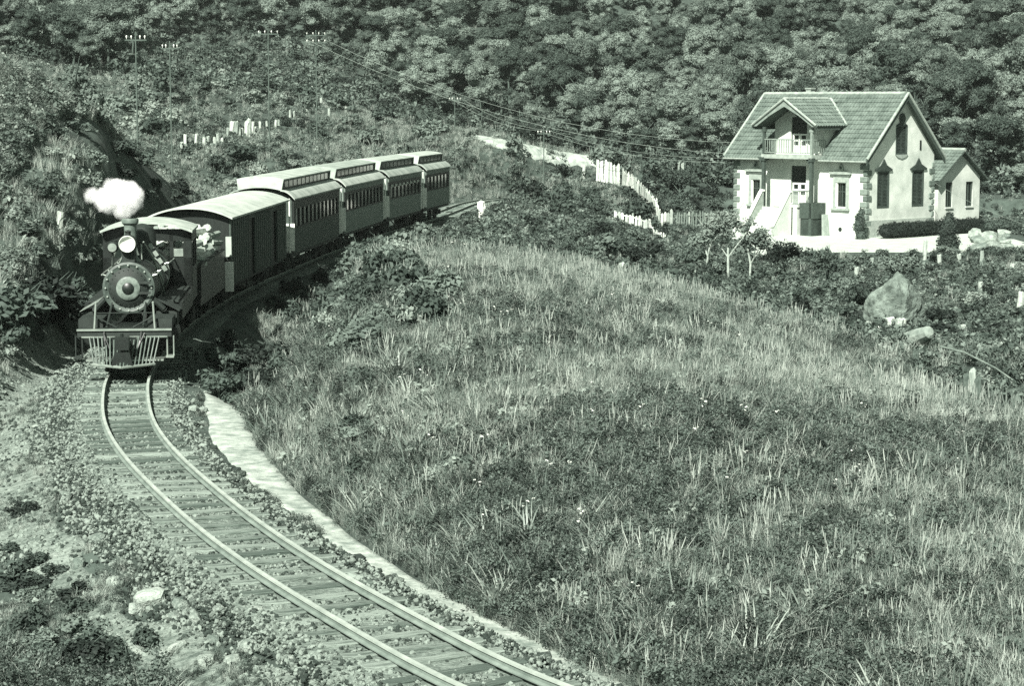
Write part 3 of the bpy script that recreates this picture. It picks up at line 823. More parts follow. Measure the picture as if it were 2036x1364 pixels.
# ---- smoke ------------------------------------------------------------
def smoke_mat():
    m = bpy.data.materials.new('steam'); m.use_nodes = True
    n, l = m.node_tree.nodes, m.node_tree.links
    n.remove(n['Principled BSDF'])
    v = n.new('ShaderNodeVolumePrincipled')
    v.inputs['Color'].default_value = (1, 1, 1, 1)
    v.inputs['Anisotropy'].default_value = .1
    tc = n.new('ShaderNodeTexCoord')
    nz = n.new('ShaderNodeTexNoise'); nz.inputs['Scale'].default_value = 3.2; nz.inputs['Detail'].default_value = 4
    l.new(tc.outputs['Object'], nz.inputs['Vector'])
    nz.inputs['Scale'].default_value = 2.3; nz.inputs['Detail'].default_value = 6; nz.inputs['Roughness'].default_value = .6
    def ball(c, r, amp):
        sb = n.new('ShaderNodeVectorMath'); sb.operation = 'SUBTRACT'; sb.inputs[1].default_value = c
        l.new(tc.outputs['Object'], sb.inputs[0])
        ln = n.new('ShaderNodeVectorMath'); ln.operation = 'LENGTH'; l.new(sb.outputs[0], ln.inputs[0])
        mr = n.new('ShaderNodeMapRange'); mr.inputs[1].default_value = r * .25; mr.inputs[2].default_value = r * 1.15; mr.inputs[3].default_value = amp; mr.inputs[4].default_value = 0
        l.new(ln.outputs['Value'], mr.inputs[0]); return mr.outputs[0]
    acc = None
    for c, r, amp in (((.22, 0, -.02), .52, 1), ((-.12, 0, .10), .50, 1), ((.10, 0, -.28), .36, 1), ((-.45, 0, -.05), .46, .75), ((-.80, .05, .05), .36, .45), ((.36, 0, .16), .34, 1)):
        o = ball(c, r, amp)
        if acc is None: acc = o
        else:
            mx = n.new('ShaderNodeMath'); mx.operation = 'MAXIMUM'; l.new(acc, mx.inputs[0]); l.new(o, mx.inputs[1]); acc = mx.outputs[0]
    ad = n.new('ShaderNodeMath'); ad.operation = 'MULTIPLY_ADD'; l.new(nz.outputs['Fac'], ad.inputs[0]); ad.inputs[1].default_value = 1.1; l.new(acc, ad.inputs[2])
    m2 = n.new('ShaderNodeMapRange'); m2.inputs[1].default_value = .78; m2.inputs[2].default_value = 1.35; m2.inputs[3].default_value = 0; m2.inputs[4].default_value = 20
    l.new(ad.outputs[0], m2.inputs[0])
    gate = n.new('ShaderNodeMath'); gate.operation = 'MULTIPLY'
    cl = n.new('ShaderNodeMapRange'); cl.inputs[1].default_value = .02; cl.inputs[2].default_value = .22; l.new(acc, cl.inputs[0])
    l.new(m2.outputs[0], gate.inputs[0]); l.new(cl.outputs[0], gate.inputs[1]); l.new(gate.outputs[0], v.inputs['Density'])
    l.new(v.outputs[0], n['Material Output'].inputs['Volume'])
    return m
M_steam = smoke_mat()
b = MB(); b.lathe([(.05, -1.25)] + [(.78 * math.sin(t), -.15 - 1.1 * math.cos(t)) for t in np.linspace(.1, math.pi - .1, 14)] + [(.05, .95)], axis='x', n=24)
st = b.build('steam_cloud', M_steam)
MT0 = Matrix.Translation(loco.location) @ Matrix.Rotation(loco.rotation_euler.z, 4, 'Z')
st.location = MT0 @ Vector((-.24, 2.95, 4.02)); st.scale = (.82, .8, .92)
tag(st, 'white puff of steam blowing from the locomotive chimney', 'steam')
# ================================================================== the house
M_plaster = mat('limewashed_plaster', .40, .62, .8, .92, .12, 6, coarse=(.6, .4))
M_plinth = mat('grey_plinth', .28, .40, 2, .95, .4, 6)
M_trim = mat('grey_stone_trim', .22, .34, 4, .9)
M_quoin = mat('dark_quoin_stone', .10, .20, 4, .9, .4, 9, objrand=.4)
M_tile = mat('clay_tiles', .075, .16, 2.5, .9, objrand=.2, coarse=(.9, .45))
M_ridge = mat('mortared_ridge', .22, .36, 3, .9)
M_wood = mat('dark_joinery', .035, .07, 4, .7)
M_soffit = mat('brown_soffit', .045, .09, 3, .85)
M_shut = mat('louvred_shutter', .022, .05, 3, .7)
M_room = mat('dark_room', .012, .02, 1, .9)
M_rail2 = mat('weathered_timber', .15, .26, 4, .85)

A_H = R(48)
L1, L2, ZG = 10.78, 6.74, -1.75
HX, HY = 21.6 - L1 * math.cos(A_H), 129 + L1 * math.sin(A_H)
house = thing('house', 'white two-storey house with steep tiled gables, front balcony and dark quoins', 'house', (HX, HY, ZG), -A_H)
OV, GOV = .55, .42
ZR, ZE = 8.75, 4.72                                                  # ridge, eave edge
SL = (ZR - ZE) / (L2 / 2 + OV)
def roof_z(y): return ZR - SL * abs(y - L2 / 2)
TH = .10
ZW = roof_z(0) - TH - .06

def wall(name, axis, at, th, outline, holes, m, parent):
    """vertical wall with real openings: outline polygon and rectangular holes in (u, z), through the curve tool"""
    cu = bpy.data.curves.new(name, 'CURVE'); cu.dimensions = '2D'; cu.fill_mode = 'BOTH'
    cu.extrude = th / 2
    for ring in [outline] + [[(a, c), (b_, c), (b_, d), (a, d)] for a, b_, c, d in holes]:
        sp = cu.splines.new('POLY'); sp.points.add(len(ring) - 1)
        for p_, (u, z) in zip(sp.points, ring): p_.co = (u, z, 0, 1)
        sp.use_cyclic_u = True
    tmp = bpy.data.objects.new(name, cu); COL.objects.link(tmp)
    dg = bpy.context.evaluated_depsgraph_get()
    me = bpy.data.meshes.new_from_object(tmp.evaluated_get(dg))
    bpy.data.objects.remove(tmp)
    for v in me.vertices:
        u, z, w = v.co
        v.co = (u, at + w, z) if axis == 'y' else (at + w, u, z)
    me.materials.clear(); me.materials.append(m)
    return link(name, me, parent)

DX0, DX1 = 3.38, 7.40
DM = (DX0 + DX1) / 2
WB, WT = 1.85, 3.3                                                   # ground-floor window sill and head
W_FRONT = [(1.48, 2.23, WB, WT), (8.42, 9.22, WB, WT)]
D_LOW = (4.75, 6.0, 1.95, 4.30)
D_UP = (4.72, 6.02, 5.05, 7.35)
wall('front_wall', 'y', .14, .26, [(0.02, -.6), (L1 - .02, -.6), (L1 - .02, ZW), (0.02, ZW)], [D_LOW] + W_FRONT, M_plaster, house)
G_WIN = [(1.06, 2.22, 1.80, 4.05), (4.52, 5.68, 1.80, 4.05)]
G_ATT = (2.80, 3.94, 5.05, 6.85)
gable_out = [(.02, -.6), (L2 - .02, -.6), (L2 - .02, ZW), (L2 / 2, ZW + SL * (L2 / 2 - .02)), (.02, ZW)]
wall('gable_wall', 'x', L1 - .145, .26, gable_out, G_WIN + [G_ATT], M_plaster, house)
wall('gable_wall', 'x', .145, .26, gable_out, [], M_plaster, house)
wall('rear_wall', 'y', L2 - .14, .26, [(0.02, -.6), (L1 - .02, -.6), (L1 - .02, ZW), (0.02, ZW)], [], M_plaster, house)
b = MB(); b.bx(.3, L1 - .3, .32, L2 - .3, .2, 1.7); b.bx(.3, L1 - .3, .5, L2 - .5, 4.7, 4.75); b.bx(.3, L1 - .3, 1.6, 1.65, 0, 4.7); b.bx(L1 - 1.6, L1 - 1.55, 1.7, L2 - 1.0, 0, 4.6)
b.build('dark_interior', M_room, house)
# plinth stripe on the gable side, vents
b = MB(); b.bx(L1 - .0, L1 + .05, -.02, L2 + .02, -.6, 1.05); b.build('plinth', M_plinth, house)
b = MB(); b.lathe([(.13, 0), (.13, .03), (0, .03)], (8.8, -.02, .45), 'y', 12); b.build('cellar_vent', M_room, house)

# roof: tile courses are laid one by one and joined per slope
def tile_slope(x0, x1, ya, za, yb, zb, parent, xdir='x', clip=None):
    """courses of round tiles from the eave (ya, za) up to the ridge (yb, zb)"""
    L_ = math.hypot(yb - ya, zb - za); nr = int(L_ / .36); nc = int((x1 - x0) / .24)
    b = MB()
    dy, dz = (yb - ya) / nr, (zb - za) / nr
    ln_ = math.hypot(dy, dz); ny_, nz_ = -dz / ln_, dy / ln_
    if nz_ < 0: ny_, nz_ = -ny_, -nz_
    for r in range(nr):
        for c in range(nc):
            xc = x0 + (c + .5) * (x1 - x0) / nc
            y0, z0, y1, z1 = ya + dy * r, za + dz * r, ya + dy * (r + 1.12), za + dz * (r + 1.12)
            if clip and clip(xc, y0 + dy * .5): continue
            h0, h1 = .085 + rnd.uniform(-.012, .012), .03
            vs = []
            for (yy, zz, hb) in ((y0, z0, .045), (y1, z1, 0.0)):
                for k in range(5):
                    t = math.pi * k / 4
                    off = hb + .07 * math.sin(t); xx = xc - .118 * math.cos(t)
                    if xdir == 'x': vs.append((xx, yy + ny_ * off, zz + nz_ * off))
                    else: vs.append((yy + ny_ * off, xx, zz + nz_ * off))
            b.add(vs, [(0, 1, 6, 5), (1, 2, 7, 6), (2, 3, 8, 7), (3, 4, 9, 8), (0, 4, 3, 2, 1)])
    o = b.build('roof_tiles', M_tile, parent); o['kind'] = 'stuff'
    return o
DRZ, DEZ, DHW = 8.42, 6.78, 2.62                                     # dormer ridge, eave, half width
DSL = (DRZ - DEZ) / DHW
def in_dormer(x, y):                                                 # main roof is open where the dormer stands
    if DX0 - .05 < x < DX1 + .05: return y < L2 / 2 - (ZR - DRZ) / SL - .1 and roof_z(y) < DRZ - DSL * abs(x - DM) + .05 or y < .45
    return False
b = MB()
poly = [(-OV, roof_z(-OV)), (L2 / 2, ZR), (L2 + OV, roof_z(L2 + OV)), (L2 + OV, roof_z(L2 + OV) - TH), (L2 / 2, ZR - TH), (-OV, roof_z(-OV) - TH)]
b.prism(poly, 'x', -GOV, DX0 + .0); b.prism(poly, 'x', DX1, L1 + GOV)
poly2 = [(.46, roof_z(.46)), (L2 / 2, ZR), (L2 + OV, roof_z(L2 + OV)), (L2 + OV, roof_z(L2 + OV) - TH), (L2 / 2, ZR - TH), (.46, roof_z(.46) - TH)]
b.prism(poly2, 'x', DX0 + .003, DX1 - .003)
roof = b.build('roof', M_soffit, house)
tile_slope(-GOV, L1 + GOV, -OV - .05, roof_z(-OV - .05) + .0, L2 / 2, ZR, roof, 'x', in_dormer)
tile_slope(-GOV, L1 + GOV, L2 + OV, roof_z(L2 + OV), L2 / 2, ZR, roof)
b = MB()
for k in range(int((L1 + 2 * GOV) / .38)):
    b.tube((-GOV + .38 * k, L2 / 2, ZR + .04), (-GOV + .38 * k + .40, L2 / 2, ZR + .07), .13, .12, n=8)
b.build('ridge_tiles', M_ridge, roof)['kind'] = 'stuff'
for ye, ze in ((-OV, roof_z(-OV)), (L2 + OV, roof_z(L2 + OV))):
    for xe in (-GOV - .03, L1 + GOV + .03):                          # verge: mortared tile edge over a dark bargeboard
        b = MB(); b.tube((xe, ye, ze + .09), (xe, L2 / 2, ZR + .09), .085, n=8); b.build('verge', M_ridge, roof)
        b = MB(); q = 1 if xe > 0 else -1
        b.prism([(ye, ze - .02), (L2 / 2, ZR - .02), (L2 / 2, ZR - .36), (ye, ze - .30)], 'x', *sorted((xe, xe - q * .06))); b.build('bargeboard', M_wood, roof)
for xa, xb in ((-GOV, DX0 - .1), (DX1 + .1, L1 + GOV)):
    b = MB(); b.tube((xa, -OV - .08, roof_z(-OV) - .05), (xb, -OV - .08, roof_z(-OV) - .05), .06, n=8); b.build('gutter', M_ridge, roof)
# ---- dormer with its deep gabled roof over the balcony
DF = -1.5                                                           # how far its roof comes forward
yback = L2 / 2 - (ZR - DRZ) / SL
dz_wall = lambda x: DRZ - DSL * abs(x - DM) - .12
wall('dormer_front', 'y', .145, .25, [(DX0, ZW - .25), (DX1, ZW - .25), (DX1, dz_wall(DX1)), (DM, dz_wall(DM)), (DX0, dz_wall(DX0))], [D_UP], M_plaster, house)
for xq in (DX0, DX1):
    zt = dz_wall(xq); yq = L2 / 2 - (ZR - zt) / SL
    b = MB(); b.prism([(.27, roof_z(.27) - .25), (.27, zt), (yq, zt)], 'x', *sorted((xq, xq + (.2 if xq < DM else -.2)))); b.build('dormer_side', M_plaster, house)
b = MB()
for sx in (-1, 1):
    xe = DM + sx * DHW
    ye = L2 / 2 - (ZR - DEZ) / SL
    top = [(xe, DF, DEZ), (DM, DF, DRZ), (DM, yback, DRZ), (xe, ye, DEZ)]
    b.add(top + [(x, y, z - .09) for x, y, z in top], [(0, 1, 2, 3), (7, 6, 5, 4), (0, 4, 5, 1), (2, 6, 7, 3), (0, 3, 7, 4)])
droof = b.build('dormer_roof', M_soffit, house)
for sx in (-1, 1):
    def clip(yc, x, sx=sx):
        zz = DRZ - DSL * abs(x - DM); return yc > L2 / 2 - (ZR - zz) / SL + .12
    tile_slope(DF, yback, DM + sx * (DHW + .04), DEZ - .02, DM, DRZ, droof, 'y', clip)
    b = MB(); b.tube((DM + sx * DHW, DF - .02, DEZ + .06), (DM, DF - .02, DRZ + .06), .08, n=8); b.build('verge', M_ridge, droof)
    b = MB(); b.add([(DM + sx * DHW, DF + .02, DEZ - .02), (DM, DF + .02, DRZ - .02), (DM, DF + .02, DRZ - .42), (DM + sx * 1.2, DF + .02, DRZ - 1.0), (DM + sx * (DHW - .35), DF + .02, DEZ - .02),
                     (DM + sx * DHW, DF + .07, DEZ - .02), (DM, DF + .07, DRZ - .02), (DM, DF + .07, DRZ - .42), (DM + sx * 1.2, DF + .07, DRZ - 1.0), (DM + sx * (DHW - .35), DF + .07, DEZ - .02)],
                    [(0, 1, 2, 3, 4), (9, 8, 7, 6, 5), (0, 5, 6, 1), (2, 7, 8, 3), (3, 8, 9, 4), (4, 9, 5, 0)]); b.build('bargeboard', M_rail2, droof)
    xe = DM + sx * DHW
    b = MB(); b.bx(min(xe, xe - sx * .12), max(xe, xe - sx * .12), DF + .1, .8, DEZ - .22, DEZ - .06); b.build('wall_plate', M_wood, droof)
b = MB()
for k in range(int((yback - DF) / .38)): b.tube((DM, DF + .38 * k, DRZ + .04), (DM, DF + .38 * k + .40, DRZ + .07), .12, .11, n=8)
b.build('ridge_tiles', M_ridge, droof)['kind'] = 'stuff'
# valley flashings
for sx in (-1, 1):
    xe = DM + sx * DHW; ye = L2 / 2 - (ZR - DEZ) / SL
    b = MB(); b.tube((DM, yback, DRZ + .06), (xe, ye, DEZ + .05), .10, n=6); b.build('valley', M_ridge, droof)
b = MB(); b.bx(2.2, 2.6, L2 / 2 + 1.0, L2 / 2 + 1.4, ZR - 1.5, ZR + .35); b.bx(2.15, 2.65, L2 / 2 + .95, L2 / 2 + 1.45, ZR + .35, ZR + .45); b.build('chimney', M_ridge, roof)

# ---- balcony
BY, BX0, BX1, BZ = -1.25, DM - 1.95, DM + 2.1, 5.0
balc = MB().bx(BX0, BX1, BY, -.0, BZ - .16, BZ).bx(BX0 - .04, BX1 + .04, BY - .05, BY, BZ - .24, BZ + .02).bx(BX1, BX1 + .05, BY, 0, BZ - .24, BZ + .02).bx(BX0 - .05, BX0, BY, 0, BZ - .24, BZ + .02).build('balcony', M_ridge, house)
for x in (BX0 + .08, BX1 - .08):
    b = MB(); b.bx(x - .08, x + .08, BY + .02, BY + .18, BZ, DEZ - .05 if True else 7); b.bx(x - .16, x + .16, BY + .0, BY + .20, DEZ - .35, DEZ - .2); b.build('post', M_wood if x < DM else M_rail2, balc)
    b = MB(); b.bx(x - .10, x + .10, BY + .0, BY + .20, .0, BZ - .17); b.bx(x - .15, x + .15, BY - .05, BY + .25, BZ - .40, BZ - .17); b.build('post', M_wood, balc)
    b = MB(); b.prism([(x - .5, BZ - .17), (x - .1, BZ - .17), (x - .1, BZ - .7)], 'y', BY + .05, BY + .13); b.build('bracket', M_wood, balc)
b = MB(); b.bx(BX0, BX1, BY + .03, BY + .10, BZ + .92, BZ + .98); b.bx(BX0, BX1, BY + .04, BY + .09, BZ + .10, BZ + .15)
for x in (BX0 + .03, BX1 - .07): b.bx(x, x + .06, BY + .1, 0, BZ + .92, BZ + .98); b.bx(x, x + .05, BY + .1, 0, BZ + .10, BZ + .15)
rl = b.build('railing', M_rail2, balc)
bm_ = MB().bx(-.016, .016, -.016, .016, 0, .77).mesh('baluster', M_rail2)
for i in range(20):
    link('baluster', bm_, rl, (BX0 + .2 + (BX1 - BX0 - .4) * i / 19, BY + .065, BZ + .15))
for x in (BX0 + .055, BX1 - .045):
    for i in range(7): link('baluster', bm_, rl, (x, BY + .28 + .18 * i, BZ + .15))

# ---- doors
def door(x0, x1, z0, z1, name):
    d = MB()
    for a0, a1 in ((x0, x0 + .07), (x1 - .07, x1)): d.bx(a0, a1, .10, .22, z0, z1)
    d.bx(x0 + .07, x1 - .07, .10, .22, z1 - .08, z1)
    f = d.build('door_frame', M_wood, house)
    xm = (x0 + x1) / 2; zs = z0 + (z1 - z0) * .5
    q = MB(); q.bx(x0 + .07, x1 - .07, .15, .17, zs + .1, z1 - .08); q.build('fanlight', M_glass, f)
    q = MB()
    for a0, a1 in ((x0 + .07, xm - .015), (xm + .015, x1 - .07)):
        w = a1 - a0
        q.bx(a0, a0 + .09, .12, .17, z0, zs + .1); q.bx(a1 - .09, a1, .12, .17, z0, zs + .1)
        for zz in (z0, z0 + .42, z0 + .78, zs): q.bx(a0 + .09, a1 - .09, .12, .17, zz, zz + .1)
        q.bx(a0 + .09, a1 - .09, .125, .15, z0 + .1, z0 + .42)
    q.build('leaf', M_white, f)
    q = MB(); q.bx(x0 + .09, x1 - .09, .155, .165, z0 + .5, zs); q.build('pane', M_glass, f)
    return f
door(*D_LOW, 'lower'); door(*D_UP, 'upper')
b = MB(); b.lathe([(.32, -.03), (.34, 0), (.32, .03), (.22, .03), (.2, -.02)], (DM, -.02, 7.62), 'y', 18); b.lathe([(.2, -.01), (0, -.01)], (DM, .005, 7.62), 'y', 18); b.build('round_light', M_wood, house)

# ---- front windows with surround, sill and pediment
for (x0, x1, z0, z1) in W_FRONT:
    w = MB(); w.bx(x0 - .20, x0, -.045, .04, z0 - .1, z1 + .45); w.bx(x1, x1 + .20, -.045, .04, z0 - .1, z1 + .45); w.bx(x0, x1, -.045, .04, z1 + .05, z1 + .45)
    f = w.build('window', M_trim, house)
    w = MB(); w.bx(x0 - .3, x1 + .3, -.16, .0, z0 - .22, z0 - .1); w.build('sill', M_trim, f)
    w = MB(); w.bx(x0 - .42, x1 + .42, -.20, -.0, z1 + .55, z1 + .68); w.bx(x0 - .32, x1 + .32, -.12, -.0, z1 + .453, z1 + .55); w.build('cornice', M_trim, f)
    xm = (x0 + x1) / 2
    w = MB(); w.prism([(x0 - .2, z1 + .683), (x1 + .2, z1 + .683), (xm + .2, z1 + .80), (xm + .13, z1 + 1.05), (xm, z1 + 1.22), (xm - .13, z1 + 1.05), (xm - .2, z1 + .80)], 'y', -.07, -.003); w.build('pediment', M_trim, f)
    w = MB(); w.lathe([(.10, -.01), (0, -.03)], (xm, -.072, z1 + .95), 'y', 10); w.build('rosette', M_wood, f)
    w = MB(); w.bx(x0, x1, .16, .17, z0, z1); w.build('pane', M_glass, f)
    w = MB(); w.bx(xm - .03, xm + .03, .12, .155, z0, z1); w.bx(x0, xm - .03, .12, .155, z0 + .9, z0 + .95); w.bx(xm + .03, x1, .12, .155, z0 + .9, z0 + .95)
    for a0, a1 in ((x0, x0 + .06), (x1 - .06, x1)): w.bx(a0, a1, .11, .16, z0, z1)
    w.build('casement', M_wood, f)
    w = MB(); w.bx(x0 + .005, x0 + .10, -.03, .10, z0 + .003, z1 - .003); w.build('shutter', M_white, f)

# ---- gable windows: closed louvred shutters under pointed hoods
def shut_window(y0, y1, z0, z1, hood):
    X = L1 - .01
    w = MB(); w.bx(X - .12, X + .02, y0, y0 + .09, z0, z1); w.bx(X - .12, X + .02, y1 - .09, y1, z0, z1); w.bx(X - .12, X + .02, y0 + .09, y1 - .09, z0, z0 + .09); w.bx(X - .12, X + .02, y0 + .09, y1 - .09, z1 - .09, z1)
    ym = (y0 + y1) / 2
    f = w.build('window', M_wood, house)
    for a0, a1 in ((y0 + .09, ym - .015), (ym + .015, y1 - .09)):
        s_ = MB()
        s_.bx(X - .08, X - .03, a0, a0 + .07, z0 + .09, z1 - .09); s_.bx(X - .08, X - .03, a1 - .07, a1, z0 + .09, z1 - .09)
        n = int((z1 - z0 - .2) / .085)
        for i in range(n):
            zz = z0 + .10 + i * (z1 - z0 - .2) / n
            s_.add([(X - .075, a0 + .07, zz + .06), (X - .075, a1 - .07, zz + .06), (X - .035, a1 - .07, zz), (X - .035, a0 + .07, zz),
                    (X - .080, a0 + .07, zz + .05), (X - .080, a1 - .07, zz + .05), (X - .04, a1 - .07, zz - .01), (X - .04, a0 + .07, zz - .01)], [(0, 1, 2, 3), (7, 6, 5, 4), (3, 2, 6, 7), (0, 4, 5, 1)])
        s_.build('shutter', M_shut, f)
    w = MB(); w.bx(X - .1, X - .085, y0 + .09, y1 - .09, z0 + .09, z1 - .09); w.build('pane', M_glass, f)
    if hood == 'point':
        w = MB(); w.prism([(y0 - .22, z1 + .002), (y1 + .22, z1 + .002), (y1 + .26, z1 + .10), (ym + .28, z1 + .36), (ym, z1 + .75), (ym - .28, z1 + .36), (y0 - .26, z1 + .10)], 'x', L1 + .0, L1 + .07); w.build('pediment', M_shut, f)
    else:
        w = MB(); w.lathe([(.30, -.0), (.32, .05), (.22, .06), (0, .05)], (L1 + .0, ym, z1 + .42), 'x', 18); w.build('rosette', M_shut, f)
        w = MB(); w.prism([(y0 + .05, z1 + .002), (y1 - .05, z1 + .002), (ym + .25, z1 + .15), (ym - .25, z1 + .15)], 'x', L1 + .0, L1 + .05); w.build('pediment', M_shut, f)
        w = MB(); w.prism([(y0 - .05, z0 - .002), (y1 + .05, z0 - .002), (y1 - .15, z0 - .16), (ym, z0 - .26), (y0 + .15, z0 - .16)], 'x', L1 + .0, L1 + .05); w.build('apron', M_trim, f)
for q in G_WIN: shut_window(*q, 'point')
shut_window(*G_ATT, 'round')
b = MB(); b.bx(L1, L1 + .02, 5.2, 5.36, 5.3, 5.9); b.build('wall_slit', M_room, house)

# ---- quoins
qm = {}
def quoin_mesh(w, d):
    k = (w, d)
    if k not in qm:
        b = MB(); b.bx(0, w, 0, d, 0, .34); me = b.mesh('quoin', M_quoin)
        bm = bmesh.new(); bm.from_mesh(me); bmesh.ops.bevel(bm, geom=list(bm.edges), offset=.035, segments=1, affect='EDGES'); bm.to_mesh(me); bm.free(); qm[k] = me
    return qm[k]
for cxn, cyn, sx, sy in ((0, 0, 1, 1), (L1, 0, -1, 1), (L1, L2, -1, -1)):
    for i in range(11):
        z = .32 + i * .385
        w, d = (.55, .30) if i % 2 == 0 else (.30, .55)
        x0 = cxn - .055 if sx > 0 else cxn + .055 - w
        y0 = cyn - .055 if sy > 0 else cyn + .055 - d
        link('quoin', quoin_mesh(w, d), house, (x0, y0, z))

# ---- landing and outside stair
LZ = 1.93
b = MB(); b.bx(3.6, 5.75, -1.35, 0, LZ - .16, LZ); b.bx(3.7, 4.7, -1.25, 0, -.4, LZ - .163); b.bx(5.35, 5.68, -1.3, 0, -.4, LZ - .163); landing = b.build('porch', M_plaster, house, loc=(.72, 0, 0) if 'house' == 'house' else None)
b = MB(); b.bx(4.705, 5.345, -.2, -.005, -.3, LZ - .165); b.build('cellar_door', M_wood, landing, loc=(.72, 0, 0) if 'landing' == 'house' else None)
b = MB(); b.bx(5.9, 6.85, -1.2, -.005, -.3, 1.1); b.build('dark_lattice', M_shut, landing, loc=(.72, 0, 0) if 'landing' == 'house' else None)
b = MB(); b.bx(5.85, 6.9, -1.25, -.005, 1.1, 2.05); b.build('lattice_screen', M_wood, landing, loc=(.72, 0, 0) if 'landing' == 'house' else None)
b = MB(); b.prism([(7.05, -.3), (7.3, -.3), (7.12, 1.35), (7.0, 1.35)], 'y', -.5, -.01); b.build('buttress', M_trim, landing, loc=(.72, 0, 0) if 'landing' == 'house' else None)
for i in range(9):
    b = MB(); zt = LZ - .2 * (i + 1); b.bx(3.02, 5.1, -1.35 - .19 * (i + 1), -1.352 - .19 * i, -.4, zt); b.build('stair_step', M_plaster, landing, loc=(.72, 0, 0) if 'landing' == 'house' else None)
for xs in (2.8, 5.1):
    b = MB(); b.prism([(-1.36, -.4), (-1.36, LZ + .75), (-1.50, LZ + .75), (-3.05, .60), (-3.22, .60), (-3.22, -.4)], 'x', xs, xs + .2); b.build('stair_wall', M_trim if xs < 3 else M_plaster, landing, loc=(.72, 0, 0) if 'landing' == 'house' else None)
    b = MB(); b.prism([(-1.30, LZ + .752), (-1.53, LZ + .752), (-3.07, .602), (-3.29, .602), (-3.29, .71), (-3.03, .71), (-1.48, LZ + .87), (-1.30, LZ + .87)], 'x', xs - .04, xs + .24); b.build('coping', M_white, landing, loc=(.72, 0, 0) if 'landing' == 'house' else None)
b = MB(); b.bx(5.33, 5.78, -1.34, -1.26, LZ + .8, LZ + .87)
for i in range(6): b.bx(5.36 + .075 * i, 5.39 + .075 * i, -1.32, -1.28, LZ, LZ + .8)
b.bx(5.7, 5.77, -1.26, 0, LZ + .8, LZ + .87)
for i in range(9): b.bx(5.72, 5.75, -1.15 + .13 * i, -1.12 + .13 * i, LZ, LZ + .8)
b.build('landing_railing', M_rail2, landing, loc=(.72, 0, 0) if 'landing' == 'house' else None)

# ---- annexe behind
ax_, ay_ = 28.25, 140.2
annex = thing('annexe', 'small plain white gabled outbuilding beside the big house', 'outbuilding', (ax_, ay_, -1.55), math.pi / 2 - A_H)
AW, AL, AE, AR_ = 4.6, 6.0, 3.3, 4.85
# local x runs along the gable (away from the camera), local y runs back towards the left
wall('gable_wall', 'y', .12, .22, [(0, -.6), (AW, -.6), (AW, AE - .1), (AW / 2, AR_ - .15), (0, AE - .1)], [(.82, 1.54, 1.1, 2.75), (3.06, 3.8, 1.1, 2.75)], M_plaster, annex)
for q_ in ((0, .22, .24, AL), (AW - .22, AW, .24, AL), (.23, AW - .23, AL - .2, AL)):
    b = MB(); b.bx(*q_, -.6, AE - .1); b.build('side_wall', M_plaster, annex)
for x0, x1 in ((.82, 1.54), (3.06, 3.8)):
    f = MB().bx(x0 + .06, x1 - .06, .14, .16, 1.16, 2.69).build('window', M_glass, annex)
    w = MB(); w.bx(x0, x0 + .06, .06, .2, 1.1, 2.75); w.bx(x1 - .06, x1, .06, .2, 1.1, 2.75); w.bx(x0 + .06, x1 - .06, .06, .2, 2.69, 2.75); w.bx(x0 + .06, x1 - .06, .06, .2, 1.1, 1.16)
    w.bx((x0 + x1) / 2 - .03, (x0 + x1) / 2 + .03, .09, .138, 1.16, 2.69); w.build('frame', M_wood, f)
    w = MB(); w.bx(x0 - .06, x1 + .06, -.07, .0, 1.0, 1.1); w.build('sill', M_plaster, f)
asl = (AR_ - AE + .12) / (AW / 2)
b = MB(); b.prism([(-.45, AR_ - asl * (AW / 2 + .45)), (AW / 2, AR_), (AW + .45, AR_ - asl * (AW / 2 + .45)), (AW + .45, AR_ - asl * (AW / 2 + .45) - .1), (AW / 2, AR_ - .1), (-.45, AR_ - asl * (AW / 2 + .45) - .1)], 'y', -.4, AL + .3)
aroof = b.build('roof', M_soffit, annex)
tile_slope(-.4, AL + .3, -.47, AR_ - asl * (AW / 2 + .47), AW / 2, AR_, aroof, 'y'); tile_slope(-.4, AL + .3, AW + .47, AR_ - asl * (AW / 2 + .47), AW / 2, AR_, aroof, 'y')
b = MB(); b.tube((AW / 2, -.42, AR_ + .06), (AW / 2, AL + .3, AR_ + .06), .12, n=8); b.build('ridge', M_ridge, aroof)

# ---- hedges and clipped trees are planted with the other greenery below; sandstone heap right of the yard
M_stone = mat('pale_rock', .13, .33, 2.2, .95, .8, 6, objrand=.35)
M_stone_d = mat('lichened_rock', .045, .22, 2.6, .95, 1.0, 16, objrand=.2)
def rock_mesh(name, seed, m, sub=2, flat=.7):
    bm = bmesh.new(); bmesh.ops.create_icosphere(bm, subdivisions=sub, radius=1)
    rr = random.Random(seed)
    pl = [Vector((rr.gauss(0, 1), rr.gauss(0, 1), rr.gauss(0, 1))).normalized() for _ in range(9)]
    ds = [rr.uniform(.55, .85) for _ in pl]
    for v in bm.verts:
        for p_, d_ in zip(pl, ds):
            t = v.co.dot(p_)
            if t > d_: v.co -= p_ * (t - d_) * .92
        v.co *= 1 + .10 * mnoise.noise(v.co * 2.2 + Vector((seed, 0, 0)))
        v.co.z *= flat
    me = bpy.data.meshes.new(name); bm.to_mesh(me); bm.free(); me.materials.append(m)
    return me
ROCKS = [rock_mesh('rock', i, M_stone, 2, .7) for i in range(6)]
def put_rock(x, y, r, label, group, me=None, name='rock', cat='rock', dz=.0, sq=None):
    o = link(name, me or ROCKS[rnd.randrange(6)], None, (x, y, gz1(x, y) + r * .25 + dz))
    o.rotation_euler = (rnd.uniform(-.4, .4), rnd.uniform(-.4, .4), rnd.uniform(0, 6.3))
    o.scale = sq or (r * rnd.uniform(.8, 1.25), r * rnd.uniform(.7, 1.1), r * rnd.uniform(.7, 1.1))
    return tag(o, label, cat, group)
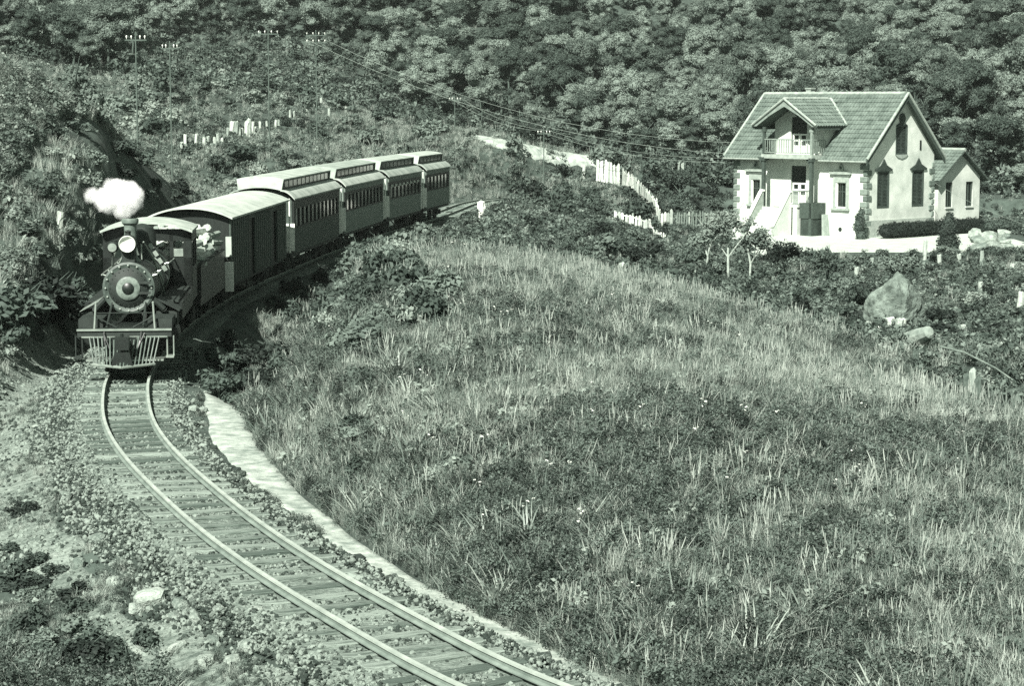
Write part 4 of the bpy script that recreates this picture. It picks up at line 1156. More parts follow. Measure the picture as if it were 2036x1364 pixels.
# heap at the right edge of the yard
for k in range(26):
    px, py = 1918 + rnd.uniform(-12, 90), 478 + rnd.uniform(-14, 22)
    h_ = hit(px, py, 105)
    if h_: put_rock(h_[0], h_[1], rnd.uniform(.25, .6), 'pale stone in the heap at the right end of the sandy yard', 'stones heaped beside the yard')

# big boulder in the right-hand field
def boulder_mesh(seed):
    bm = bmesh.new()
    for p_ in ((-1.0, -.3, -.5), (-1.08, -.2, .85), (-.7, -.62, 1.05), (-.75, -.7, -.4), (0, .1, 1.66), (.38, -.1, 1.5), (1.25, .35, .25), (1.35, .5, -.5), (.05, -.85, -.5), (.22, -.66, .95), (0, 1.1, -.4), (-.85, .8, .5), (.7, .95, .7), (-.3, -.55, 1.35)):
        bm.verts.new(p_)
    r_ = bmesh.ops.convex_hull(bm, input=bm.verts)
    bmesh.ops.triangulate(bm, faces=bm.faces)
    for _ in range(4): bmesh.ops.subdivide_edges(bm, edges=bm.edges, cuts=1, use_grid_fill=True)
    for v in bm.verts:
        c = v.co.copy(); n_ = c.normalized()
        v.co += n_ * (.14 * mnoise.noise(c * 1.6 + Vector((seed, 2, 5))) + .10 * mnoise.noise(c * 4.2 + Vector((3, seed, 1))) + .05 * mnoise.noise(c * 11 + Vector((1, 7, seed))))
    bm.normal_update()
    me = bpy.data.meshes.new('boulder'); bm.to_mesh(me); bm.free(); me.materials.append(M_stone_d)
    return me
h_ = hit(1795, 660, 60)
bo = link('boulder', boulder_mesh(4), None, (h_[0], h_[1] + .9, h_[2] + .12))
bo.scale = (1.05, 1.0, 1.08)
tag(bo, 'large grey boulder standing among stumps in the right-hand field', 'boulder')

# ---- posts, stumps and pickets
M_post = mat('bleached_post', .24, .46, 5, .95, .4, 12, objrand=.4, stretch=(6, 6, 1))
M_post_d = mat('dark_post', .05, .12, 5, .95, .4, 12, stretch=(6, 6, 1))
def post_mesh(name, r, h, m, seed, n=7):
    rr = random.Random(seed); b = MB()
    b.lathe([(r * 1.15, -.4), (r * 1.1, 0), (r, h * .5), (r * .92, h * .97), (r * .6, h)], n=n)
    me = b.mesh(name, m)
    for v in me.vertices:
        t = max(0, v.co.z) / h
        v.co.x += rr.uniform(-.12, .12) * r + .15 * t * t * rr.choice((-1, 1)) * r; v.co.y += rr.uniform(-.12, .12) * r
        if t > .9: v.co.z += rr.uniform(-.06, .06) * h
    return me
PM = [post_mesh('post', .09, 1.0, M_post, i) for i in range(4)]
PD = post_mesh('post', .10, 1.0, M_post_d, 9)
def put_post(px, py, h, label, group, dmin=40, wide=1.0, name='fence_post', cat='post', me=None, at=None):
    q = at or hit(px, py, dmin)
    if not q: return
    o = link(name, me or PM[rnd.randrange(4)], None, (q[0], q[1], q[2] - .03))
    o.scale = (wide, wide, h * (1.45 if q[1] < 125 and px > 1100 else 1.25)); o.rotation_euler = (rnd.uniform(-.07, .07), rnd.uniform(-.07, .07), rnd.uniform(0, 6))
    return tag(o, label, cat, group)
# rails-and-stakes on the slope left of the train
G1 = 'stakes of the broken fence on the slope above the train'
for px, py, hp in ((372, 302, 30), (392, 298, 28), (363, 306, 20), (408, 296, 22), (428, 294, 20), (436, 290, 22)):
    put_post(px, py, hp * 118 / F_PX, 'pale leaning stake low on the broken slope fence, left of the white boards', G1, 100, 1.1)
for px, py, hp in ((463, 277, 34), (471, 275, 32), (477, 273, 20), (492, 274, 30), (499, 271, 34), (504, 268, 26)):
    put_post(px, py, hp * 126 / F_PX, 'broad white stake in the bright cluster of the slope fence', G1, 110, 1.9)
for px, py, hp in ((355, 309, 16), (382, 300, 20), (400, 297, 14), (416, 294, 18), (444, 288, 16), (455, 279, 22), (484, 274, 18), (511, 266, 18), (527, 260, 15), (543, 255, 15), (557, 249, 18), (571, 244, 14), (450, 280, 18), (520, 262, 18), (534, 258, 20), (550, 252, 17), (564, 246, 16), (579, 242, 26), (588, 238, 16), (600, 234, 12), (612, 230, 12)):
    if rnd.random() < .75: put_post(px, py, rnd.uniform(.6, 1.15) * hp * 132 / F_PX, 'thin pale stake in the line of the broken fence across the slope', G1, 112, 1.0)
for px, py, hp in ((607, 187, 12), (623, 184, 14), (650, 196, 16), (666, 200, 14), (656, 232, 14), (641, 205, 10), (676, 215, 10), (690, 222, 9)):
    put_post(px, py, hp * 160 / F_PX, 'small pale stump on the upper slope below the forest', 'stumps on the upper slope', 130, 1.2, 'tree_stump', 'stump')
# stakes on the near left hill
for px, py, hp, lb in ((165, 192, 14, 'small pale stump on the crest of the left hill'), (95, 385, 12, 'low pale stub on the left hillside above the shrubs'),
                   (118, 452, 20, 'short pale stub among shrubs left of the locomotive')):
    put_post(px, py, hp * 68 / F_PX * 1.2, lb, None, 45, 1.1)
# right-hand field
for px, py, hp, lb in ((1840, 515, 28, 'tall pale post between the hedge and the cypress'), (1736, 536, 17, 'pale post below the cypress at the house corner'), (1704, 552, 16, 'dim grey post just left of the pale one under the house corner'),
                       (1870, 530, 18, 'pale post just left of the dark cypress foot'), (1910, 532, 20, 'pale post just right of the dark cypress foot'), (1954, 526, 20, 'pale post below the heap of stones'),
                       (2014, 545, 16, 'short pale post near the right edge, above the field'), (1954, 590, 22, 'pale post in the field right of the boulder'), (2032, 625, 32, 'white post at the right edge of the field'),
                       (1920, 684, 28, 'white post standing alone right of the boulder stumps'), (1553, 630, 25, 'pale post at the edge of the meadow below the hedge'), (1611, 648, 18, 'short white post at the meadow edge, left of the boulder'),
                       (1432, 610, 22, 'bleached post under the small trees'), (1237, 552, 22, 'light post on the meadow crest below the picket fence'), (1645, 668, 10, 'white stub on the meadow crest'), (1160, 352, 20, 'thin pale post left of the white board fence')):
    d_ = 100 if py < 560 and px > 1650 else (60 if px > 1300 else 80)
    if px == 1160: d_ = 125
    q = hit(px, py, d_)
    if q: put_post(px, py, hp * q[1] / F_PX, lb, None, d_, 1.3)
for px, py, hp, w_ in ((1732, 660, 14, 1), (1748, 684, 22, 1.2), (1775, 662, 20, 1.5), (1782, 672, 16, 1.1), (1792, 666, 20, 1.4), (1800, 658, 16, 1.0), (1760, 700, 18, 1.2), (1775, 696, 12, 1)):
    q = hit(px, py, 55)
    if q: put_post(px, py, hp * q[1] / F_PX * 1.15, 'pale stump in the ring of stumps at the boulder foot', 'stumps round the boulder', 55, w_ * 1.2, 'tree_stump', 'stump')
for px, py, hp, me_, lb in ((1932, 808, 44, PD, 'dark thick post in the pair near the right edge'), (1947, 818, 58, PM[1], 'pale tall post in the pair near the right edge'), (1957, 824, 50, PD, 'dark leaning post right of the pale one near the right edge'), (2003, 835, 36, PD, 'dark short post near the right edge of the meadow'), (1828, 738, 30, PD, 'dark stub under the fallen log')):
    q = hit(px, py, 36)
    if q: put_post(px, py, hp * q[1] / F_PX, lb, None, 36, 1.0, me=me_)
q = hit(1812, 700, 45)
b = MB(); b.lathe([(.24, -.8), (.26, -.6), (.22, .5), (.17, .9), (.1, .95)], n=10)
lg = b.build('fallen_log', mat('grey_log', .14, .30, 4, .95, .5, 10), None, False, (q[0], q[1], q[2] + .3)); lg.rotation_euler = (R(70), 0, R(28))
tag(lg, 'thick pale fallen log below the boulder', 'log')
q = hit(1915, 765, 40)
b = MB(); b.path([(-.9, 0, .9), (-.3, 0, .75), (.5, 0, .35), (1.0, 0, .0)], .022); b.path([(.0, 0, .62), (.15, 0, 1.0)], .014)
lg = b.build('dead_branch', mat('grey_branch', .12, .24, 4, .95), None, False, (q[0] + .4, q[1], q[2])); tag(lg, 'bare bleached branch lying by the pair of posts', 'branch')

# white board fence: every board a part of its run
def board_fence(name, label, pts, h, cat, wv=.17, gap=.035, m=None, drop=0.0, lab=None):
    root = thing(name, label, cat, pts[0])
    m = m or M_white2
    bmesh_ = [MB().prism([(-wv / 2, -.15), (wv / 2, -.15), (wv / 2, .93 + .03 * i), (0, 1.0), (-wv / 2, .93)], 'y', -.012, .012).mesh('board', m) for i in range(2)]
    O = Vector(pts[0])
    for p, q in zip(pts[:-1], pts[1:]):
        p, q = Vector(p), Vector(q); d = q - p; L_ = math.hypot(d.x, d.y); n = max(2, int(L_ / (wv + gap)))
        ang = math.atan2(d.y, d.x)
        for i in range(n):
            if rnd.random() < drop: continue
            t = (i + .5) / n; c = p + d * t
            o = link('board', bmesh_[rnd.randrange(2)], root, c - O)
            o.scale = (1, 1, h * rnd.uniform(.84, 1.08)); o.rotation_euler = (rnd.uniform(-.06, .06), rnd.uniform(-.05, .05), ang)
        off = Vector((math.sin(ang), -math.cos(ang), 0)) * -.045
        for hz in (.25, .78):
            b = MB(); b.tube(p - O + off + Vector((0, 0, h * hz)), q - O + off + Vector((0, 0, h * hz)), .035, n=4); b.build('fence_rail', m, root)
        b = MB(); b.tube(p - O + off * 2 + Vector((0, 0, -.3)), p - O + off * 2 + Vector((0, 0, h * .98)), .06, n=6); b.build('fence_post', M_post, root)
    return root
M_white2 = mat('whitewashed_boards', .34, .64, 4, .9, .2, 9, objrand=.5)
def G(px, d, dz=0):
    x = (px - 1018) * d / F_PX; return (x, d, gz1(x, d) + dz)
def GP(px, py, d): return tuple(P(px, py, d))
board_fence('board_fence', 'white upright board fence on the knoll left of the house, upper frontal run', [GP(1185, 352, 149), GP(1209, 357, 148.2), GP(1232, 363, 147.2)], 1.32, 'fence')
board_fence('board_fence', 'white board fence sloping down from the knoll towards the yard gate', [GP(1236, 366, 146.5), GP(1262, 384, 142), GP(1283, 407, 138), GP(1303, 428, 134), GP(1311, 450, 129)], 1.15, 'fence', drop=.06)
board_fence('board_fence', 'short white board fence beside the yard gate, left of the house', [GP(1312, 458, 128.2), GP(1338, 458, 128.6)], 1.3, 'fence')
board_fence('picket_fence', 'open grey picket fence between the yard gate and the house', [GP(1338, 456, 128.8), GP(1372, 456, 129.4), GP(1450, 455, 131)], 1.15, 'fence', .07, .10, M_rail2, .1)
board_fence('board_fence', 'lower white board fence dropping towards the hedge below the gate', [GP(1221, 452, 121), GP(1256, 458, 120.4), GP(1289, 470, 119.4), GP(1303, 494, 117), GP(1331, 508, 114)], 1.05, 'fence', drop=.03)
for px, py, hp in ((1337, 350, 20), (1349, 352, 26), (1357, 355, 26), (1369, 350, 24), (1286, 342, 14), (1303, 345, 14)):
    q = hit(px, py, 130)
    if q: put_post(px, py, hp * q[1] / F_PX, 'white stake in the little row behind the dark shrubs left of the house', 'stakes behind the yard shrubs', 130, 1.2)

# ---- telegraph line
M_pole = mat('tarred_pole', .07, .11, 4, .9)
M_ins = mat('porcelain', .7, .85, 4, .2, spec=.6)
def pole(px, ptop, d, label, arms=1, wid=1.0, base=None):
    x = (px - 1018) * d / F_PX; zg = gz1(x, d); zt = CAM_H - (ptop - HORIZON) * d / F_PX
    root = thing('telegraph_pole', label, 'telegraph pole', (x, d, zg))
    H = zt - zg
    b = MB(); b.lathe([(.05, -.4), (.045, 0), (.032, H), (0, H + .05)], n=9); b.build('pole', M_pole, root)
    out = []
    for k in range(arms):
        z = H - .35 - .5 * k
        b = MB(); b.bx(-wid / 2, wid / 2, -.03, .03, z - .03, z + .03); b.build('crossarm', M_pole, root)
        for xx in (-wid / 2 + .08, -.2, .2, wid / 2 - .08):
            b = MB(); b.lathe([(.012, 0), (.012, .06), (.032, .07), (.036, .12), (.025, .16), (0, .17)], (xx, 0, z + .05), n=8); b.build('insulator', M_ins, root)
            out.append(Vector((x + xx, d, zg + z + .22)))
    return out
tp1 = pole(277, 66, 98, 'telegraph pole with white insulators above the cutting, second from the left', 1, 1.0)
tp2 = pole(344, 84, 108, 'telegraph pole close to its neighbour above the cutting, third from the left', 1, .9)
tp3 = pole(538, 58, 132, 'telegraph pole with a single crossarm high on the slope above the train', 1, 1.3)
tp4 = pole(632, 62, 148, 'telegraph pole where the wires turn down towards the house', 2, 1.4)
tp5 = pole(905, 190, 166, 'telegraph pole in front of the forest on the knoll', 1)
tp6 = pole(1081, 255, 152, 'dark telegraph pole standing on the bright bank of the knoll', 1)
M_wire = mat('pale_wire', .20, .30, 3, .5)
def wire(a, c, sag, r=.016, label='thin pale telegraph wire between two poles'):
    pts = [a.lerp(c, t) - Vector((0, 0, sag * 4 * t * (1 - t))) for t in np.linspace(0, 1, 13)]
    o = MB().path(pts, r * .55, 4).build('telegraph_wire', M_wire); return tag(o, label, 'wire', 'telegraph wires')
eave = Vector((HX, HY, ZG + 4.4))
for A_, B_, sg, lb in ((tp1, tp2, .1, 'short telegraph wire between the two close poles above the cutting'), (tp2, tp3, .35, 'telegraph wire over the slope above the train'), (tp3, tp4, .2, 'telegraph wire between the two upper poles')):
    for i in (0, 3) + ((4, 7) if len(A_) > 4 and len(B_) > 4 else ()): wire(A_[i % len(A_)], B_[i % len(B_)], sg, .017, lb)
for i in (0, 3, 4, 7):
    wire(tp4[i], tp5[i % 4], .6, .02, 'telegraph wire dropping from the bend towards the knoll pole')
for i in (0, 3):
    wire(tp5[i], tp6[i], .5, .02, 'telegraph wire between the knoll pole and the pole on the bright bank')
    wire(tp6[i], eave + Vector((-.3 + .2 * i, -.1, .1 * i)), .6, .018, 'wire running from the bank pole to the house eave')
    wire(tp4[i + 4], eave + Vector((.3, .3, .5 + .25 * i)), 1.6, .02, 'long wire crossing the valley from the upper pole to the house')
eR = Vector((HX + L1 * math.cos(A_H) + 5.6, HY + 1.6, ZG + 3.3))
wire(eR, P(2080, 458, 120), .3, .018, 'wire leaving the outbuilding towards the right edge')

# ---- the figure standing by the line beyond the train
M_skin = mat('skin', .22, .3, 6, .7); M_hair = mat('dark_hair', .015, .03, 8, .7); M_cloth = mat('white_clothes', .68, .82, 4, .9)
def person_at(loc, h, label, rz):
    root = thing('person', label, 'person', loc, rz)
    k = h / 1.7
    J = {'pel': (0, 0, .92), 'wa': (0, .01, 1.08), 'ch': (0, .0, 1.30), 'nk': (0, .01, 1.46), 'hd': (0, -.01, 1.58), 'top': (0, -.0, 1.66), 'chin': (0, -.06, 1.53),
         'sl': (-.17, 0, 1.40), 'el': (-.23, .02, 1.13), 'wl': (-.22, -.08, .90), 'hl': (-.21, -.12, .80), 'sr': (.17, 0, 1.40), 'er': (.24, .02, 1.13), 'wr': (.23, -.07, .90), 'hr': (.22, -.11, .80),
         'pl': (-.10, 0, .88), 'kl': (-.11, -.02, .48), 'al': (-.12, .02, .08), 'tl': (-.13, -.13, .03), 'pr': (.10, 0, .88), 'kr': (.11, -.02, .48), 'ar': (.12, .02, .08), 'tr': (.14, -.13, .03)}
    E = [('pel', 'wa'), ('wa', 'ch'), ('ch', 'nk'), ('nk', 'hd'), ('hd', 'top'), ('hd', 'chin'), ('ch', 'sl'), ('sl', 'el'), ('el', 'wl'), ('wl', 'hl'), ('ch', 'sr'), ('sr', 'er'), ('er', 'wr'), ('wr', 'hr'), ('pel', 'pl'), ('pl', 'kl'), ('kl', 'al'), ('al', 'tl'), ('pel', 'pr'), ('pr', 'kr'), ('kr', 'ar'), ('ar', 'tr')]
    rad = dict(pel=.13, wa=.12, ch=.135, nk=.055, hd=.095, top=.075, chin=.05, sl=.065, el=.045, wl=.034, hl=.035, sr=.065, er=.045, wr=.034, hr=.035, pl=.095, kl=.062, al=.042, tl=.035, pr=.095, kr=.062, ar=.042, tr=.035)
    nm = list(J); me = bpy.data.meshes.new('body')
    me.from_pydata([Vector(J[q]) * k for q in nm], [(nm.index(a), nm.index(c)) for a, c in E], [])
    o = link('body', me, root)
    o.modifiers.new('skin', 'SKIN')
    for i, q in enumerate(nm): me.skin_vertices[0].data[i].radius = (rad[q] * k, rad[q] * k); me.skin_vertices[0].data[i].use_root = q == 'pel'
    sb = o.modifiers.new('sub', 'SUBSURF'); sb.levels = sb.render_levels = 2
    me.materials.append(M_skin)
    b = MB(); b.lathe([(.15 * k, .50 * k), (.19 * k, .62 * k), (.20 * k, .9 * k), (.165 * k, 1.08 * k), (.19 * k, 1.3 * k), (.20 * k, 1.40 * k), (.10 * k, 1.47 * k), (.06 * k, 1.475 * k)], n=18)
    for sx in (-1, 1): b.tube(Vector((sx * .16, 0, 1.41)) * k, Vector((sx * .235, .02, 1.12)) * k, .085 * k, .065 * k, 10); b.tube(Vector((sx * .235, .02, 1.13)) * k, Vector((sx * .225, -.07, .93)) * k, .065 * k, .05 * k, 10)
    b.build('smock', M_cloth, root, True)
    b = MB()
    for sx in (-1, 1): b.tube(Vector((sx * .10, 0, .62)) * k, Vector((sx * .12, 0, .10)) * k, .085 * k, .065 * k, 10)
    b.build('trousers', M_cloth, root, True)
    b = MB(); b.lathe([(.02, 1.60 * k), (.112 * k, 1.60 * k), (.118 * k, 1.66 * k), (.09 * k, 1.72 * k), (0, 1.75 * k)], (0, .015, 0), n=14); b.build('hair', M_hair, root, True)
    return root
q = hit(957, 441, 100)
person_at((q[0], q[1], q[2]), 1.30, 'small figure in white clothes with dark hair standing beside the track beyond the train', .3)
# ================================================================== greenery
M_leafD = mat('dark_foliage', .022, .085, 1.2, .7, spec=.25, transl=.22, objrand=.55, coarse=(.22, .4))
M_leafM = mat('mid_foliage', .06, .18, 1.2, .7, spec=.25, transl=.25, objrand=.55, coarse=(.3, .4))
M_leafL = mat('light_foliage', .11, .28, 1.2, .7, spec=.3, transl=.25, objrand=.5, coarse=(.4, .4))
M_forest = mat('forest_foliage', .065, .21, .7, .7, spec=.25, transl=.2, objrand=.75, coarse=(.06, .55))
M_trunk = mat('pale_bark', .20, .42, 6, .95, stretch=(3, 3, .6))
M_trunkD = mat('dark_bark', .05, .12, 6, .95, stretch=(3, 3, .6))
M_grass = mat('dry_grass', .17, .42, .8, .7, spec=.35, transl=.3, objrand=.8, coarse=(.35, .6))
M_weed = mat('weed_leaves', .035, .13, 2, .6, spec=.35, transl=.25, objrand=.7, coarse=(.4, .6))
M_blade = mat('broad_blades', .13, .34, 1.5, .5, spec=.4, transl=.25, objrand=.5)
M_flower = mat('white_flowers', .6, .8, 4, .8)

def leaf_cloud(lobes, leaf, per_m2, seed, droop=.25, aspect=.6, inner=.72):
    """leaf-sized faces through the outer volume of several uneven lobes"""
    r_ = np.random.default_rng(seed)
    V = []; 
    for (cx, cy_, cz, r, sq) in lobes:
        n = int(4 * math.pi * r * r * per_m2)
        d = r_.normal(size=(n, 3)); d /= np.linalg.norm(d, axis=1)[:, None]
        d[:, 2] = np.where(d[:, 2] < -.5, -d[:, 2], d[:, 2])
        bump = 1 + .16 * np.sin(d[:, 0] * 5 + seed) * np.sin(d[:, 1] * 6 + cx * 7) + .10 * np.sin(d[:, 2] * 9 + cy_ * 5)
        rad = r * bump * r_.uniform(inner, 1.06, n)
        p = d * rad[:, None]; p[:, 2] *= sq
        p += (cx, cy_, cz)
        nr = d * .55 + r_.normal(size=(n, 3)) * .55 + (0, 0, .35)
        nr /= np.linalg.norm(nr, axis=1)[:, None]
        t = np.cross(nr, r_.normal(size=(n, 3))); t /= np.linalg.norm(t, axis=1)[:, None] + 1e-9
        t[:, 2] -= droop; t /= np.linalg.norm(t, axis=1)[:, None]
        bt = np.cross(nr, t)
        sz = leaf * r_.uniform(.55, 1.35, n)[:, None]
        V.append(np.stack([p - t * sz, p + bt * sz * aspect, p + t * sz, p - bt * sz * aspect], 1).reshape(-1, 3))
    V = np.concatenate(V)
    return V, np.arange(len(V)).reshape(-1, 4)
def np_mesh(name, V, Fq, m, extra=None):
    me = bpy.data.meshes.new(name)
    n4 = len(Fq)
    me.vertices.add(len(V)); me.vertices.foreach_set('co', np.ascontiguousarray(V, np.float32).ravel())
    me.loops.add(n4 * 4); me.loops.foreach_set('vertex_index', np.ascontiguousarray(Fq, np.int32).ravel())
    me.polygons.add(n4); me.polygons.foreach_set('loop_start', np.arange(0, n4 * 4, 4, dtype=np.int32))
    me.update(calc_edges=True)
    me.materials.append(m)
    return me
def core(lobes, seed, k=.70):
    """the shaded inside of the crown: twig-dense lumps that keep the sky from showing everywhere"""
    b = MB()
    for (cx, cy_, cz, r, sq) in lobes:
        rr = r * k
        b.lathe([(rr * .35, -rr * sq * .9), (rr * .85, -rr * sq * .45), (rr, 0), (rr * .8, rr * sq * .55), (rr * .35, rr * sq * .9)], (cx, cy_, cz), n=7)
    V = np.array(b.v, float)
    q = [f for f in b.f if len(f) == 4]
    return V, np.array(q)
def crown(name, lobes, leaf, per, seed, m, k=.7, **kw):
    V, Fq = leaf_cloud(lobes, leaf, per, seed, **kw)
    if k:
        V2, F2 = core(lobes, seed, k)
        Fq = np.concatenate([Fq, F2 + len(V)]); V = np.concatenate([V, V2])
    return np_mesh(name, V, Fq, m)
def lobes_tree(seed, R_=2.2, H0=1.6, Ht=3.0, n=9):
    r_ = random.Random(seed); out = []
    for i in range(n):
        a = r_.uniform(0, 6.28); q = r_.random() ** .5 * R_ * .68; t = r_.random()
        rr = R_ * r_.uniform(.26, .50) * (1 if n < 15 else .8)
        out.append((q * math.cos(a), q * math.sin(a), H0 + rr * .5 + (Ht - rr) * t * (1 - .55 * (q / R_) ** 2), rr, r_.uniform(.7, .95)))
    return out
def trunk_mesh(seed, h, r, m, spread=.8):
    r_ = random.Random(seed); b = MB()
    p = Vector((0, 0, -.3)); pts = [p]
    for i in range(4): p = p + Vector((r_.uniform(-.12, .12), r_.uniform(-.12, .12), h / 3.6)); pts.append(p)
    for i, (a, c) in enumerate(zip(pts[:-1], pts[1:])): b.tube(a, c, r * (1 - .15 * i), r * (1 - .15 * (i + 1)), 7)
    for k in range(5):
        a = pts[2 + k % 3]; an = r_.uniform(0, 6.28)
        mid = a + Vector((math.cos(an) * spread * .5, math.sin(an) * spread * .5, h * .22)); e = mid + Vector((math.cos(an) * spread * .6, math.sin(an) * spread * .6, h * .25))
        b.tube(a, mid, r * .5, r * .35, 5); b.tube(mid, e, r * .35, r * .15, 5)
    return b.mesh('trunk', m)

# ---- forest on the hill ------------------------------------------------
FT = []
for i in range(8):
    tall = i in (2, 5)
    lo = lobes_tree(100 + i, 2.0 + .25 * (i % 3), 1.7 if not tall else 2.6, 3.0 + .5 * (i % 2) + (1.2 if tall else 0), 20 + i % 5)
    FT.append((crown('crown', lo, .085, 46, 300 + i, M_forest, .72), trunk_mesh(500 + i, 3.4, .13, M_trunkD, 1.2)))
BX = [0, 60, 200, 330, 420, 620, 720, 820, 930, 1060, 1200, 1400, 1450, 1960, 2100]
BYp = [90, 120, 150, 85, 82, 85, 150, 222, 244, 262, 300, 345, 330, 330, 470]
def px_of(x, y, z):
    # exact projection of a world point to photograph pixels
    c, s_ = math.cos(PITCH), math.sin(PITCH)
    fwd = y * c - (z - CAM_H) * s_; up = y * s_ + (z - CAM_H) * c
    return 1018 + F_PX * x / fwd, 682 - F_PX * up / fwd
cand = []
d_ = 150.0
tr_pts = []
tries = 0
cell = {}
r2 = np.random.default_rng(5)
for d_, a_ in zip(r2.uniform(150, 330, 22000), r2.uniform(-.36, .36, 22000)):
    x = a_ * d_; z = gz1(x, d_); px, py = px_of(x, d_, z)
    if py > np.interp(px, BX, BYp): continue
    if 10 < x < 46 and d_ < 158: continue
    sp = 2.35 + (d_ - 150) * .006
    kx, ky = int(x // 3.6), int(d_ // 3.6)
    ok = True
    for i in (-1, 0, 1):
        for j in (-1, 0, 1):
            for (qx, qy) in cell.get((kx + i, ky + j), ()):
                if (qx - x) ** 2 + (qy - d_) ** 2 < sp * sp: ok = False; break
    if not ok: continue
    cell.setdefault((kx, ky), []).append((x, d_)); tr_pts.append((x, d_, z, px, py))
tr_pts.sort(key=lambda q: q[1])
inview = [q for q in tr_pts if -30 < q[3] < 2066]
single = inview[:300]
sset = set(id(q) for q in single)
rest = [q for q in tr_pts if id(q) not in sset]
FZ = [(700, 'bushy forest tree on the slope left of the telegraph bend'), (1080, 'round-crowned forest tree above the bright bank of the knoll'), (1440, 'dense forest tree on the hill left of the house'), (1880, 'dense forest tree rising behind the house roof'), (9999, 'forest tree on the hill at the right edge behind the outbuilding')]
first = {}
def tree(kind, x, y, z, sc_, rz, label, group, name='forest_tree', cat='tree'):
    root = thing(name, label, cat, (x, y, z - .15), rz, group); root.scale = sc_
    link('crown', kind[0], root); link('trunk', kind[1], root)
    return root
for q in single:
    lb = next(l for lim, l in FZ if q[3] < lim)
    sz = rnd.uniform(.5, 1.05)
    tree(FT[rnd.randrange(8)], q[0], q[1], q[2], (sz * rnd.uniform(.9, 1.15), sz * rnd.uniform(.9, 1.15), sz * rnd.uniform(.85, 1.2)), rnd.uniform(0, 6.28), lb, 'trees of the hillside forest')
fc = proto_coll('forest_kinds', [t[0] for t in FT])
n = len(rest)
scatter('distant_forest', [(q[0], q[1], q[2] - .15) for q in rest], np.stack([np.zeros(n), np.zeros(n), r2.uniform(0, 6.28, n)], 1), r2.uniform(.55, 1.1, n), r2.integers(0, 8, n), fc, 'mass of forest covering the upper hillside', 'forest')
# tall dark trees behind the left crest
for px, d_, sz, lb in ((92, 92, 1.0, 'dark tree behind the crest at the left edge, the lower one'), (150, 95, 1.25, 'tallest dark tree behind the left crest'), (188, 99, 1.05, 'dark tree right of the tallest one behind the left crest'), (40, 100, 1.2, 'dark tree at the far left edge behind the crest')):
    x = (px - 1018) * d_ / F_PX; o = tree(FT[(px % 8)], x, d_, gz1(x, d_) - .6, (.8 * sz, .8 * sz, 1.0 * sz), px, lb, None, 'dark_tree')
    for ch in o.children:
        if ch.name.startswith('crown'): ch.data = ch.data.copy() if False else ch.data

# ---- shrubs, each one a thing -------------------------------------------
def bush_kind(seed, m, leaf=.085, per=60, n=7, R_=.8, Ht=1.0, k=.68):
    lo = lobes_tree(seed, R_, .0, Ht, n)
    return crown('foliage', lo, leaf, per, seed, m, k, inner=.7)
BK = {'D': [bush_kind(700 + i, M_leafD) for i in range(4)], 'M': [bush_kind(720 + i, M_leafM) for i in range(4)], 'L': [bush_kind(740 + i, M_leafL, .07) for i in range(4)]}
stem = trunk_mesh(61, .9, .035, M_trunkD, .4)
def inside(px, py, poly):
    c = False; j = len(poly) - 1
    for i in range(len(poly)):
        xi, yi = poly[i]; xj, yj = poly[j]
        if (yi > py) != (yj > py) and px < (xj - xi) * (py - yi) / (yj - yi) + xi: c = not c
        j = i
    return c
def bush(x, y, z, s, kinds, label, group, name='shrub', cat='shrub', flat=1.0):
    root = thing(name, label, cat, (x, y, z - .05), rnd.uniform(0, 6.28), group)
    root.scale = (s * rnd.uniform(.85, 1.2), s * rnd.uniform(.85, 1.2), s * flat * rnd.uniform(.8, 1.15))
    link('foliage', rnd.choice(BK[rnd.choice(kinds)]), root); link('stem', stem, root)
    return root
def bushes(poly, n, dmin, dmax, s0, s1, kinds, label, group, flat=1.0, name='shrub', cat='shrub'):
    xs = [p[0] for p in poly]; ys = [p[1] for p in poly]; k = 0; t = 0; pts = []
    while k < n and t < n * 60:
        t += 1
        px, py = rnd.uniform(min(xs), max(xs)), rnd.uniform(min(ys), max(ys))
        if not inside(px, py, poly): continue
        q = hit(px, py, dmin)
        if not q or q[1] > dmax: continue
        u, _s = track_uv([q[0]], [q[1]])
        if -2.6 < u[0] < 2.4: continue
        s = rnd.uniform(s0, s1)
        if any((a - q[0]) ** 2 + (c - q[1]) ** 2 < (.55 * (s + e)) ** 2 for a, c, e in pts): continue
        if 12.5 < q[0] < 31.5 and 116 < q[1] < 146: continue
        if 345 < px < 625 and 228 < py < 330: continue
        pts.append((q[0], q[1], s)); k += 1
        bush(q[0], q[1], q[2], s, kinds, label, group, name, cat, flat)
bushes([(1010, 340), (1180, 330), (1230, 380), (1330, 440), (1290, 470), (1200, 430), (1100, 440), (1010, 400)], 26, 88, 140, .7, 1.5, 'DDDM', 'dark shrub in the thicket between the track and the white fence', 'shrubs by the white fence')
bushes([(960, 450), (1200, 440), (1330, 510), (1400, 590), (1290, 560), (1130, 500), (1000, 490)], 20, 82, 122, .5, 1.1, 'DDMM', 'shrub on the bank just behind the meadow crest', 'shrubs behind the meadow crest')
bushes([(1240, 370), (1455, 360), (1455, 425), (1330, 425), (1300, 400)], 12, 120, 160, .8, 1.5, 'DDD', 'dark shrub behind the picket fence left of the house', 'shrubs behind the picket fence')
bushes([(1330, 515), (1480, 528), (1560, 530), (1700, 530), (1870, 525), (1900, 560), (1740, 570), (1700, 650), (1560, 640), (1400, 590)], 42, 72, 107, .6, 1.05, 'DDMM', 'shrub in the dense hedge bank below the sandy yard', 'shrubs below the yard')
bushes([(1860, 500), (2036, 490), (2036, 720), (1900, 720), (1830, 640), (1880, 560)], 24, 52, 116, .5, 1.0, 'DMML', 'low shrub scattered over the right-hand field', 'shrubs in the right-hand field', .8)
